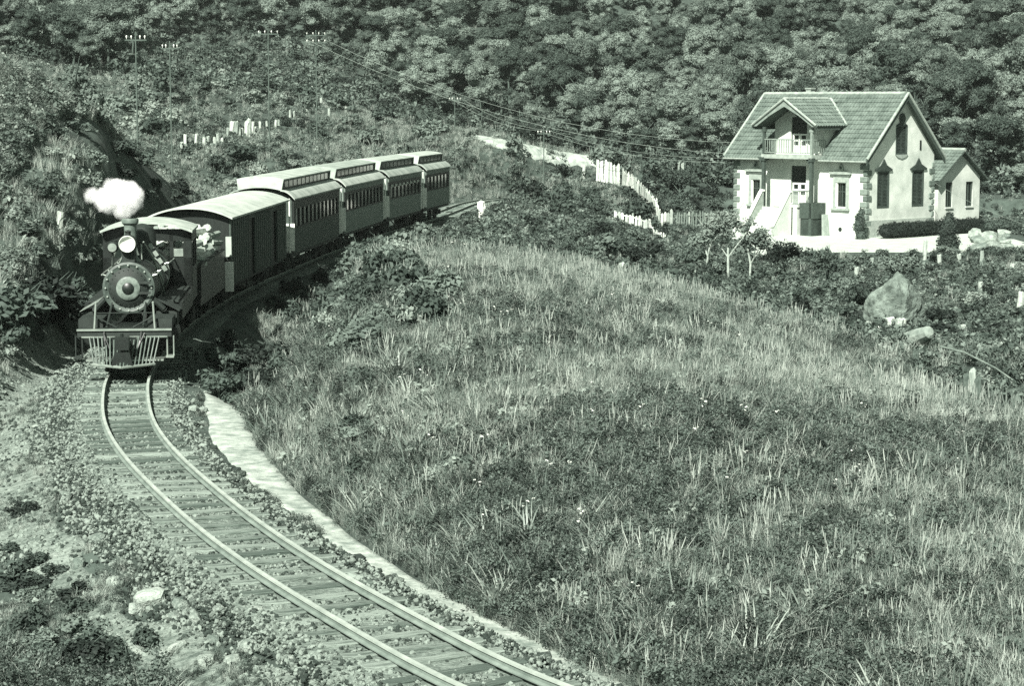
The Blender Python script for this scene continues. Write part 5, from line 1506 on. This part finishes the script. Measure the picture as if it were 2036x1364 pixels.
bushes([(0, 590), (170, 590), (190, 700), (150, 720), (0, 720)], 15, 44, 60, .9, 1.5, 'DDD', 'dark shrub in the shady hollow left of the locomotive', 'shrubs in the hollow')
bushes([(0, 200), (60, 170), (200, 260), (215, 420), (190, 580), (0, 590)], 26, 49, 80, .5, .9, 'LLM', 'shrub on the hillside left of the locomotive smoke', 'shrubs on the left hillside', .7)
bushes([(230, 300), (290, 290), (420, 390), (400, 400), (240, 400)], 14, 66, 92, .5, .9, 'DD', 'dark shrub added to darken the shaded side of the cutting', 'shrubs in the cutting', .7)  # dark foliage added so the cutting's face reads as shaded
bushes([(210, 150), (420, 120), (640, 110), (760, 190), (900, 250), (860, 290), (640, 300), (440, 370), (340, 300), (210, 240)], 46, 96, 200, .8, 1.7, 'MMLD', 'rounded shrub on the scrubby slope above the train', 'shrubs on the slope above the train')
bushes([(440, 380), (560, 340), (800, 290), (900, 300), (860, 310), (640, 340)], 12, 88, 150, .5, 1.0, 'LLM', 'light shrub on the bank just behind the train roofs', 'shrubs behind the train')
bushes([(840, 300), (960, 270), (1180, 320), (1150, 330), (1030, 335), (1010, 380), (930, 370)], 14, 128, 160, .35, .8, 'LLM', 'light low shrub on the grassy knoll beyond the train', 'shrubs on the knoll', .7)
# along the right-hand side of the train and up the left face of the mound
def along(n, ya, yb, u0, u1, s0, s1, kinds, label, group, flat=1.0, name='shrub', cat='shrub'):
    for _ in range(n):
        s = rnd.uniform(s_at_y(ya), s_at_y(yb)); x, y = tpos(s, rnd.uniform(u0, u1)); x, y = float(x), float(y)
        bush(x, y, gz1(x, y), rnd.uniform(s0, s1), kinds, label, group, name, cat, flat)
along(34, 50.8, 82, 2.0, 4.6, .5, .9, 'DDD', 'dark shrub added to deepen the train shadow between the train and the meadow mound', 'shrubs deepening the train shadow')  # dark foliage stands in for the shadow the train would cast here
along(16, 49.6, 58, 1.9, 4.4, .5, .8, 'DDD', 'dark shrub added to deepen the shadow right of the locomotive', 'shrubs deepening the locomotive shadow')  # more dark foliage in place of the locomotive's shadow
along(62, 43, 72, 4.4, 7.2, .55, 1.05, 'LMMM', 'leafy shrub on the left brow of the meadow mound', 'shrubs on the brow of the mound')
along(18, 31, 45, 3.0, 4.4, .3, .55, 'MLLD', 'leafy weed clump on the foot of the mound beside the path', 'weed clumps beside the path', 1.0, 'weed_clump', 'weed')
along(6, 84, 108, 2.6, 4.2, .5, .9, 'DDM', 'shrub at the trackside below the rear coaches', 'shrubs by the rear coaches')
# left foreground weeds
bushes([(0, 1010), (60, 1000), (130, 1090), (150, 1200), (300, 1300), (380, 1364), (0, 1364)], 22, 22, 42, .3, .55, 'DDM', 'dark weed clump in the left bottom corner of the picture', 'weeds in the near left corner', .8, 'weed_clump', 'weed')

# small trees with pale stems in front of the yard
def small_tree(px, py, d, h, R_, label, kinds=M_leafM, seed=0, lean=0, trk=M_trunk):
    x = (px - 1018) * d / F_PX; z = gz1(x, d)
    lo = [(a, c, zz, r * 1.0, q) for a, c, zz, r, q in lobes_tree(900 + seed, R_, h * .45, h * .55, 9)]
    root = thing('small_tree', label, 'tree', (x, d, z), seed)
    crown_ = link('crown', crown('crown', lo, .075, 60, 900 + seed, kinds, .45, inner=.5), root)
    link('trunk', trunk_mesh(940 + seed, h * .75, .07, trk, R_ * .6), root)
small_tree(1450, 590, 92, 3.2, 1.25, 'small airy tree with a pale stem in front of the house, the leftmost', M_leafL, 1)
small_tree(1492, 585, 96, 3.0, 1.2, 'small tree with two pale stems in front of the house stairs', M_leafM, 2)
small_tree(1405, 560, 97, 2.4, .9, 'low bushy small tree at the lower end of the white fence', M_leafM, 3)
small_tree(1560, 560, 100, 2.2, 1.2, 'low dark tree in the hedge bank under the porch', M_leafD, 4, trk=M_trunkD)
small_tree(1640, 560, 100, 2.1, 1.2, 'low dark tree in the hedge bank left of the house corner', M_leafD, 5, trk=M_trunkD)
small_tree(1790, 540, 104, 1.9, 1.2, 'rounded small tree in front of the gable hedge', M_leafM, 6)
small_tree(1350, 400, 146, 2.2, 1.3, 'dark tree behind the picket fence left of the house', M_leafD, 7, trk=M_trunkD)
# clipped cypresses and hedge at the house
def cypress(x, y, h, r, label, seed):
    z = gz1(x, y)
    lo = [(rnd.uniform(-.12, .12), rnd.uniform(-.12, .12), h * t, r * (1.05 - .5 * t) * (.8 if t < .15 else 1) * rnd.uniform(.75, 1.15), 1.2) for t in np.linspace(.06, .94, 10)]
    root = thing('cypress', label, 'cypress', (x, y, z))
    link('crown', crown('crown', lo, .06, 160, seed, M_leafD, .85), root)
    link('trunk', trunk_mesh(seed, .6, .06, M_trunkD, .1), root)
HM = Matrix.Translation((HX, HY, ZG)) @ Matrix.Rotation(-A_H, 4, 'Z')
c1 = HM @ Vector((L1 + .55, -1.2, 0)); cypress(c1.x, c1.y, 1.7, .40, 'dark clipped cypress at the near corner of the house', 51)
c2 = P(1885, 500, 117); cypress(c2.x, c2.y, 2.0, .62, 'dark broad cypress right of the gable hedge', 52)
lo = [(L1 + 1.25 + .1 * math.sin(t * 9), .4 + t * 9.2, .45, .52, .95) for t in np.linspace(0, 1, 22)]
hd = thing('hedge', 'dark clipped hedge along the foot of the gable wall', 'hedge', (HX, HY, ZG), -A_H)
link('foliage', crown('foliage', lo, .05, 220, 77, M_leafD, .88), hd)
lo = [(L1 + 1.3 + 1.1 * t, 9.6 + t * 5.0, .30, .5, .8) for t in np.linspace(0, 1, 12)]
hd = thing('hedge', 'low dark hedge in front of the outbuilding', 'hedge', (HX, HY, ZG + .05), -A_H)
link('foliage', crown('foliage', lo, .05, 200, 78, M_leafD, .88), hd)
lo = [(-.9, .4 + t * 5, .6, .7, .9) for t in np.linspace(0, 1, 8)]
hd = thing('hedge', 'dark hedge against the left end of the house', 'hedge', (HX, HY, ZG), -A_H)
link('foliage', crown('foliage', lo, .07, 120, 79, M_leafD, .8), hd)

# ---- bare bright earth on two banks
M_earth = mat('bare_pale_earth', .18, .46, 1.8, .95, .5, 6)
BARE = []
def bare(name, up, lo, n, rows, dmin):
    """a sheet of bare earth lying on the slope between two lines seen in the photograph"""
    b = MB(); grid = []
    for j in range(rows):
        t = j / (rows - 1); row = []
        for i in range(n):
            s = i / (n - 1) * (len(up) - 1); k = min(int(s), len(up) - 2); f = s - k
            ux, uy = up[k][0] * (1 - f) + up[k + 1][0] * f, up[k][1] * (1 - f) + up[k + 1][1] * f
            lx, ly = lo[k][0] * (1 - f) + lo[k + 1][0] * f, lo[k][1] * (1 - f) + lo[k + 1][1] * f
            q = next((h for h in (hit(ux * (1 - t) + lx * t, uy * (1 - t) + ly * t + k_, dmin) for k_ in range(0, 40, 2)) if h and h[1] < 170), None)
            row.append(q)
        grid.append(row)
    ok = all(q is not None for r_ in grid for q in r_)
    if not ok: return
    for j, r_ in enumerate(grid):
        for i, q in enumerate(r_):
            e = j in (0, rows - 1) or i in (0, n - 1)
            b.v.append((q[0], q[1], q[2] + (-.03 if e else .14)))
    for j in range(rows - 1):
        for i in range(n - 1): b.f.append([j * n + i, j * n + i + 1, (j + 1) * n + i + 1, (j + 1) * n + i]); b.m.append(0)
    BARE.append([(q[0], q[1]) for q in grid[0]] + [(q[0], q[1]) for q in reversed(grid[-1])])
    return tag(b.build(name, M_earth, None, True), kind='structure')
bare('bare_bank', [(938, 268), (1000, 275), (1060, 288), (1120, 300), (1190, 312)], [(940, 280), (1000, 298), (1060, 318), (1120, 334), (1188, 334)], 30, 7, 120)
def in_bare(x, y):
    out = np.zeros(len(x), bool)
    for poly in BARE:
        c = np.zeros(len(x), bool); j = len(poly) - 1
        for i in range(len(poly)):
            xi, yi = poly[i]; xj, yj = poly[j]
            if yi != yj: c ^= ((yi > y) != (yj > y)) & (x < (xj - xi) * (y - yi) / (yj - yi) + xi)
            j = i
        out |= c
    return out

# ---- grasses and weeds nobody could count --------------------------------
def tuft(seed, n, h, w, m, lean=.5, rad=.12, wide_tip=False):
    r_ = np.random.default_rng(seed); V = []; Fq = []
    for i in range(n):
        a = r_.uniform(0, 6.28); q = rad * r_.random() ** .5; bx_, by_ = q * math.cos(a), q * math.sin(a)
        hh = h * r_.uniform(.55, 1.15); ln = lean * r_.uniform(.2, 1.2) * hh; da = r_.uniform(0, 6.28)
        dx, dy = math.cos(da), math.sin(da); sx, sy = -dy * w * .5, dx * w * .5
        o = len(V)
        for t, ww in ((0, 1), (.5, .95), (.85, .55), (1, .06)):
            cx_ = bx_ + dx * ln * t * t; cy_ = by_ + dy * ln * t * t; cz = hh * (t - .18 * t * t * lean)
            V += [(cx_ - sx * ww, cy_ - sy * ww, cz), (cx_ + sx * ww, cy_ + sy * ww, cz)]
        for k in range(3): Fq.append((o + 2 * k, o + 2 * k + 1, o + 2 * k + 3, o + 2 * k + 2))
    return np_mesh('tuft', np.array(V), np.array(Fq), m)
def weed(seed, m, h=.4, n=70, leaf=.05, rad=.2):
    r_ = np.random.default_rng(seed)
    lo = [(r_.uniform(-rad, rad), r_.uniform(-rad, rad), h * r_.uniform(.3, .8), rad * r_.uniform(.5, .8), 1.2) for _ in range(4)]
    V, Fq = leaf_cloud(lo, leaf, n, seed, inner=.2)
    return np_mesh('weed', V, Fq, m)
def flower(seed):
    V, Fq = leaf_cloud([(0, 0, .45, .028, .6), (.1, .05, .38, .022, .6), (-.08, .06, .5, .025, .6)], .014, 2500, seed, inner=.3)
    me = np_mesh('flower', V, Fq, M_flower); return me
def stalk(seed, m):
    b = MB(); r_ = random.Random(seed)
    for i in range(3):
        a = r_.uniform(0, 6.28); h = r_.uniform(.7, 1.1); p = Vector((r_.uniform(-.1, .1), r_.uniform(-.1, .1), 0)); q = p + Vector((math.cos(a) * .12, math.sin(a) * .12, h))
        b.tube(p, q, .004, .003, 3, False); b.tube(q - (q - p) * .22, q, .012, .006, 4)
    return b.mesh('stalk', m)
GR = [tuft(1, 36, .42, .008, M_grass, .6, .16), tuft(2, 32, .52, .009, M_grass, .8, .15), tuft(3, 42, .34, .008, M_grass, .5, .16),
      weed(4, M_weed, .4, 230, .024), weed(5, M_weed, .5, 200, .027), weed(6, M_weed, .3, 300, .02),
      stalk(7, M_grass), flower(8), tuft(9, 18, .45, .014, M_blade, .9, .14), weed(10, M_leafL, .45, 60, .05)]
gc = proto_coll('meadow_kinds', GR)
def field(name, N, d0, d1, keep, choose, smin, smax, label, cat, amin=-.262, amax=.262, power=1.0, tilt=.15, coll=None):
    r_ = np.random.default_rng(abs(hash(name)) % 1000 if False else sum(map(ord, name)))
    d = d0 + (d1 - d0) * r_.random(N) ** power; a = r_.uniform(amin, amax, N)
    x = a * d; ok = keep(x, d); ok &= ~(in_bare(x, d) & (r_.random(len(x)) < .93)); x, d = x[ok], d[ok]; n = len(x)
    z = gz(x, d)
    idx = choose(x, d, r_)
    g = idx >= 0
    x, d, z, idx = x[g], d[g], z[g], idx[g]; n = len(x)
    rot = np.stack([r_.normal(0, tilt, n), r_.normal(0, tilt, n), r_.uniform(0, 6.28, n)], 1)
    sc_ = r_.uniform(smin, smax, n) * (1 + .25 * wob(x, d, .9))
    return scatter(name, np.stack([x, d, z - .02], 1), rot, sc_, idx, coll or gc, label, cat)
def on_right(x, d):
    u, s = track_uv(x, d)
    pth = (u > path_edges(d)[1] + .02 + .22 * wob(x, d, 2.2)) | (d > 66) & (u > 1.9)
    return pth & ~((x > 12.7) & (x < 31.5) & (d > 115.7) & (d < 148))
def meadow_choice(x, d, r_):
    n = len(x)
    f = 1.5 * wob(x, d, .42) + 1.3 * wob(x, d, 1.5) + .45 * np.clip((x - 2) / 9, -1, 1) - .45 * sst(34, 26, d) + .35 * sst(50, 60, d) + .02
    q = r_.random(n)
    light = q < 1 / (1 + np.exp(-4.5 * f))
    i1 = r_.choice([0, 1, 2, 6, 9], n, p=[.34, .3, .24, .08, .04]); i2 = r_.choice([3, 4, 5, 1, 8, 7], n, p=[.29, .18, .27, .235, .02, .005])
    return np.where(light, i1, i2)
CREST = ([-6, -4, 0, 5.6, 8.9, 10.4, 14, 20], [78, 76, 77, 74, 57, 46, 36, 28])
def near_side(x, d): return on_right(x, d) & (d < np.interp(x, *CREST) + 1.2 * wob(x, d, .6))
def far_side(x, d): return on_right(x, d) & (d > np.interp(x, *CREST) - .5)
field('meadow_grass', 185000, 18.5, 80, near_side, meadow_choice, .42, .98, 'tall mixed meadow grass and weeds covering the mound', 'meadow', power=.9, amax=.40)
def scrub_choice(x, d, r_):
    n = len(x); f = wob(x, d, .35) + .6 * wob(x, d, 1.2)
    q = r_.random(n); light = q < 1 / (1 + np.exp(-4 * (f - .25)))
    return np.where(light, r_.choice([0, 1, 9, 10, 11], n, p=[.2, .2, .2, .25, .15]), r_.choice([4, 12, 13, 3, 1], n, p=[.2, .25, .25, .2, .1]))
gc2 = proto_coll('scrub_kinds', GR + [bush_kind(801, M_leafL, .07, 45, 4, .45, .35, 0), bush_kind(802, M_leafM, .07, 45, 4, .45, .4, 0), bush_kind(803, M_leafD, .08, 45, 5, .55, .5, 0), bush_kind(804, M_leafM, .08, 45, 5, .5, .5, 0)])
field('valley_undergrowth', 38000, 32, 215, far_side, scrub_choice, .6, 1.2, 'low undergrowth and rough grass filling the valley floor', 'undergrowth', amin=-.08, amax=.42, coll=gc2)
field('forest_floor', 12500, 150, 320, lambda x, d: ~((x > 12) & (x < 45) & (d < 158)) & ((x > 0) | (d > 170)), lambda x, d, r_: r_.choice([11, 12, 13, 4], len(x)), 1.4, 2.8, 'dense undergrowth below the forest trees', 'undergrowth', amin=-.36, amax=.36, coll=gc2)
def left_keep(x, d):
    u, s = track_uv(x, d)
    return (u < -2.9 - 1.2 * sst(40, 30, d)) & ~((u > -5.0) & (d > 70) & (d < 92))
def hill_choice(x, d, r_):
    n = len(x); f = wob(x, d, .35) + .6 * wob(x, d, 1.2) + .35
    f = f + 2.0 * sst(92, 80, d) * sst(46, 54, d)
    q = r_.random(n); light = q < 1 / (1 + np.exp(-4 * f))
    return np.where(light, r_.choice([0, 1, 2, 9, 10], n, p=[.25, .25, .2, .15, .15]), r_.choice([4, 12, 13, 3, 11], n, p=[.2, .2, .25, .2, .15]))
field('knoll_grass', 9000, 128, 172, lambda x, d: (np.abs(track_uv(x, d)[0]) > 2.2) & ~((x > 12) & (d < 148)), lambda x, d, r_: r_.choice([0, 1, 2, 6, 9, 10, 11], len(x), p=[.26, .26, .2, .08, .08, .08, .04]), .7, 1.3, 'light dry grass over the knoll beyond the train', 'grass', amin=-.085, amax=.06)
field('hillside_undergrowth', 46000, 42, 265, left_keep, hill_choice, .6, 1.25, 'scrub and rough grass over the left hillside and slopes', 'undergrowth', amin=-.34, amax=.02, coll=gc2, power=1.1)
field('left_hill_grass', 24000, 50, 80, lambda x, d: (track_uv(x, d)[0] < -5.2), lambda x, d, r_: np.where((wob(x, d, .5) + .8 * r_.normal(size=len(x)) > -.5), r_.choice([0, 1, 2, 9], len(x)), r_.choice([10, 11, 4], len(x))), .8, 1.5, 'pale dry grass over the hill left of the cutting', 'grass', amin=-.27, amax=-.15, coll=gc2)
def edge_keep(x, d):
    u, s = track_uv(x, d); a, b_ = path_edges(d)
    return (((u > b_ - .05) & (u < b_ + .22)) | ((np.abs(u - a) < .09) & (wob(x, d, 1.4) > .15) & (d > 33))) & (d < 50)
field('path_edge_grass', 90000, 19, 51, edge_keep, lambda x, d, r_: r_.choice([0, 1, 2, 5, 3], len(x)), .14, .5, 'short grass creeping over the edges of the footpath', 'grass', amin=-.2, amax=.14)
def corner_keep(x, d):
    u, s = track_uv(x, d); return (u < -4.3 + .9 * wob(x, d, .8)) | ((u < -2.9) & (d < 26) & (wob(x, d, 1.1) > -.1))
field('corner_weeds', 15000, 20, 46, corner_keep, lambda x, d, r_: np.where(wob(x, d, .8) + .5 * r_.normal(size=len(x)) > .45, r_.choice([0, 1, 8], len(x)), r_.choice([3, 4, 5, 5, 4, 8], len(x))), .5, 1.05, 'rank weeds in the near left corner', 'weeds', amax=.05)
def fringe_keep(x, d):
    u, s = track_uv(x, d); return (u < -1.9) & (u > -5.5) & (wob(x, d, 1.2) > .05)
field('shoulder_weeds', 11000, 24, 52, fringe_keep, lambda x, d, r_: r_.choice([0, 2, 5], len(x)), .25, .5, 'sparse small weeds on the ballast shoulder', 'weeds', amax=.02)

# ---- broad-bladed plants along the path, one by one
BP = [tuft(30 + i, 26 + 4 * i, .55, .026, M_blade, 1.0, .14) for i in range(4)]
for k in range(90):
    s = rnd.uniform(s_at_y(19.5), s_at_y(48)); u = path_edges(np.array([tpos(s)[1]]))[1][0] + (rnd.uniform(.1, 1.3) if rnd.random() < .75 else rnd.uniform(1.0, 2.6))
    x, y = tpos(s, u); x, y = float(x), float(y)
    o = link('blade_plant', BP[rnd.randrange(4)], None, (x, y, gz1(x, y) - .03))
    o.rotation_euler = (rnd.uniform(-.15, .15), rnd.uniform(-.15, .15), rnd.uniform(0, 6.28)); s_ = rnd.uniform(.75, 1.3); o.scale = (s_, s_, s_ * rnd.uniform(.8, 1.2))
    tag(o, 'clump of long broad-bladed leaves at the meadow edge beside the footpath', 'plant', 'bladed plants along the footpath')

# ---- stones ---------------------------------------------------------------
M_stoneB = mat('ballast_stone', .035, .26, 3, .95, .5, 14, objrand=.75, coarse=(.9, .7))
SB = []
for i in range(6):
    SB.append(rock_mesh('stone', 60 + i, M_stoneB, 1, .7))
sc_coll = proto_coll('stone_kinds', SB)
def stones(name, N, ya, yb, u0, u1, r0, r1, label, skew=1.0, keep=None):
    r_ = np.random.default_rng(sum(map(ord, name)))
    s = s_at_y(ya) + (s_at_y(yb) - s_at_y(ya)) * r_.random(N) ** 1.3; u = u0 + (u1 - u0) * r_.random(N) ** skew
    x, y = tpos(s, u)
    if keep is not None:
        g = keep(x, y, u, r_); x, y, u = x[g], y[g], u[g]
    z = gz(x, y) + np.where((u > -1.72) & (u < 1.42), .088, .03); n = len(x)
    sz = r0 + (r1 - r0) * r_.random(n) ** 2.2
    rot = r_.uniform(0, 6.28, (n, 3))
    return scatter(name, np.stack([x, y, z + sz * .1], 1), rot, sz, r_.integers(0, 6, n), sc_coll, label, 'stones')
def off_rail(x, y, u, r_):
    k = track_uv(x, y)[1]; S_ = np.array(SLEEPERS); j = np.clip(np.searchsorted(S_, k), 1, len(S_) - 1)
    d_ = np.minimum(np.abs(k - S_[j]), np.abs(k - S_[j - 1]))
    on = (d_ < .14) & (np.abs(u) < .95) & (r_.random(len(x)) < np.where(np.abs(u) < .5, .9, .12))
    return (np.abs(np.abs(u) - .5) > .085) & ~on
stones('ballast_stones', 34000, 16, 58, -2.1, 1.35, .02, .055, 'broken stone ballast between and beside the rails', 1.0, off_rail)
stones('shoulder_stones', 20000, 20, 54, -1.6, -6.0, .014, .07, 'loose rubble spread over the left shoulder of the track', 1.2, lambda x, y, u, r_: wob(x, y, 1.3) + .5 * r_.normal(size=len(x)) > -.15)
stones('path_gravel', 1500, 16, 51, 1.0, 1.75, .012, .05, 'small stones strewn along the ballast edge of the footpath', 1.0, lambda x, y, u, r_: u < path_edges(y)[0] + .06)
for k in range(95):                                                  # the row of larger stones between rail and path
    s = rnd.uniform(s_at_y(16.5), s_at_y(49)); x, y = tpos(s, rnd.uniform(.85, 1.05 * path_edges(np.array([tpos(s)[1]]))[0][0]))
    put_rock(float(x), float(y), rnd.uniform(.06, .15), 'rough stone in the row between the right rail and the footpath', 'stones edging the footpath', SB[rnd.randrange(6)], dz=.03)
G2 = 'rocks on the rubble slope'
for px, py, r_ in ((62, 857, .16), (212, 1190, .24), (285, 1225, .34), (255, 1240, .2), (365, 1188, .18), (345, 1235, .22), (330, 1262, .2), (230, 1300, .2), (300, 1185, .14), (375, 1262, .2), (410, 1300, .18), (480, 1320, .2), (520, 1290, .16), (450, 1345, .2), (560, 1345, .18), (120, 1000, .2), (180, 1090, .2), (420, 1240, .2), (330, 1330, .26), (255, 1330, .22), (140, 1150, .24), (620, 1352, .2), (395, 1345, .28), (95, 1120, .12), (300, 1130, .18), (250, 1060, .18), (440, 1200, .17), (500, 1240, .18), (550, 1270, .2)):
    q = hit(px, py, 18)
    if q: put_rock(q[0], q[1], r_ * .72, 'pale angular rock lying on the rubble slope below the left rail' if py > 1100 else 'small pale rock on the upper part of the rubble slope', G2 if py > 1100 else 'small rocks on the upper shoulder')
# bright stones added for a sunlit patch of path between the train and the mound, and a rail offcut by the path
for k in range(9):
    q = hit(520 + 8 * k + rnd.uniform(-4, 4), 642 + rnd.uniform(-4, 5), 38)
    if q: put_rock(q[0] + .2, q[1], rnd.uniform(.14, .26), 'bright stone added for the sunlit patch of path beside the train', 'stones for the sunlit path patch')
q = hit(418, 790, 40)
b = MB(); b.bx(-.36, .36, -.05, .05, 0, .09); o = b.build('old_timber', M_post_d, None, False, q); o.rotation_euler = (0, .1, -.5)
tag(o, 'short old timber lying at the start of the bright footpath', 'timber')

# ================================================================== the air
b = MB(); b.bx(-420, 420, -78, 955, -40, 260)
hz = bpy.data.materials.new('thin_air'); hz.use_nodes = True
hz.node_tree.nodes.remove(hz.node_tree.nodes['Principled BSDF'])
hv = hz.node_tree.nodes.new('ShaderNodeVolumePrincipled')
hv.inputs['Color'].default_value = (.88, .96, .90, 1); hv.inputs['Density'].default_value = .00012; hv.inputs['Anisotropy'].default_value = .2
hz.node_tree.links.new(hv.outputs[0], hz.node_tree.nodes['Material Output'].inputs['Volume'])
o = b.build('haze', hz); tag(o, kind='stuff')
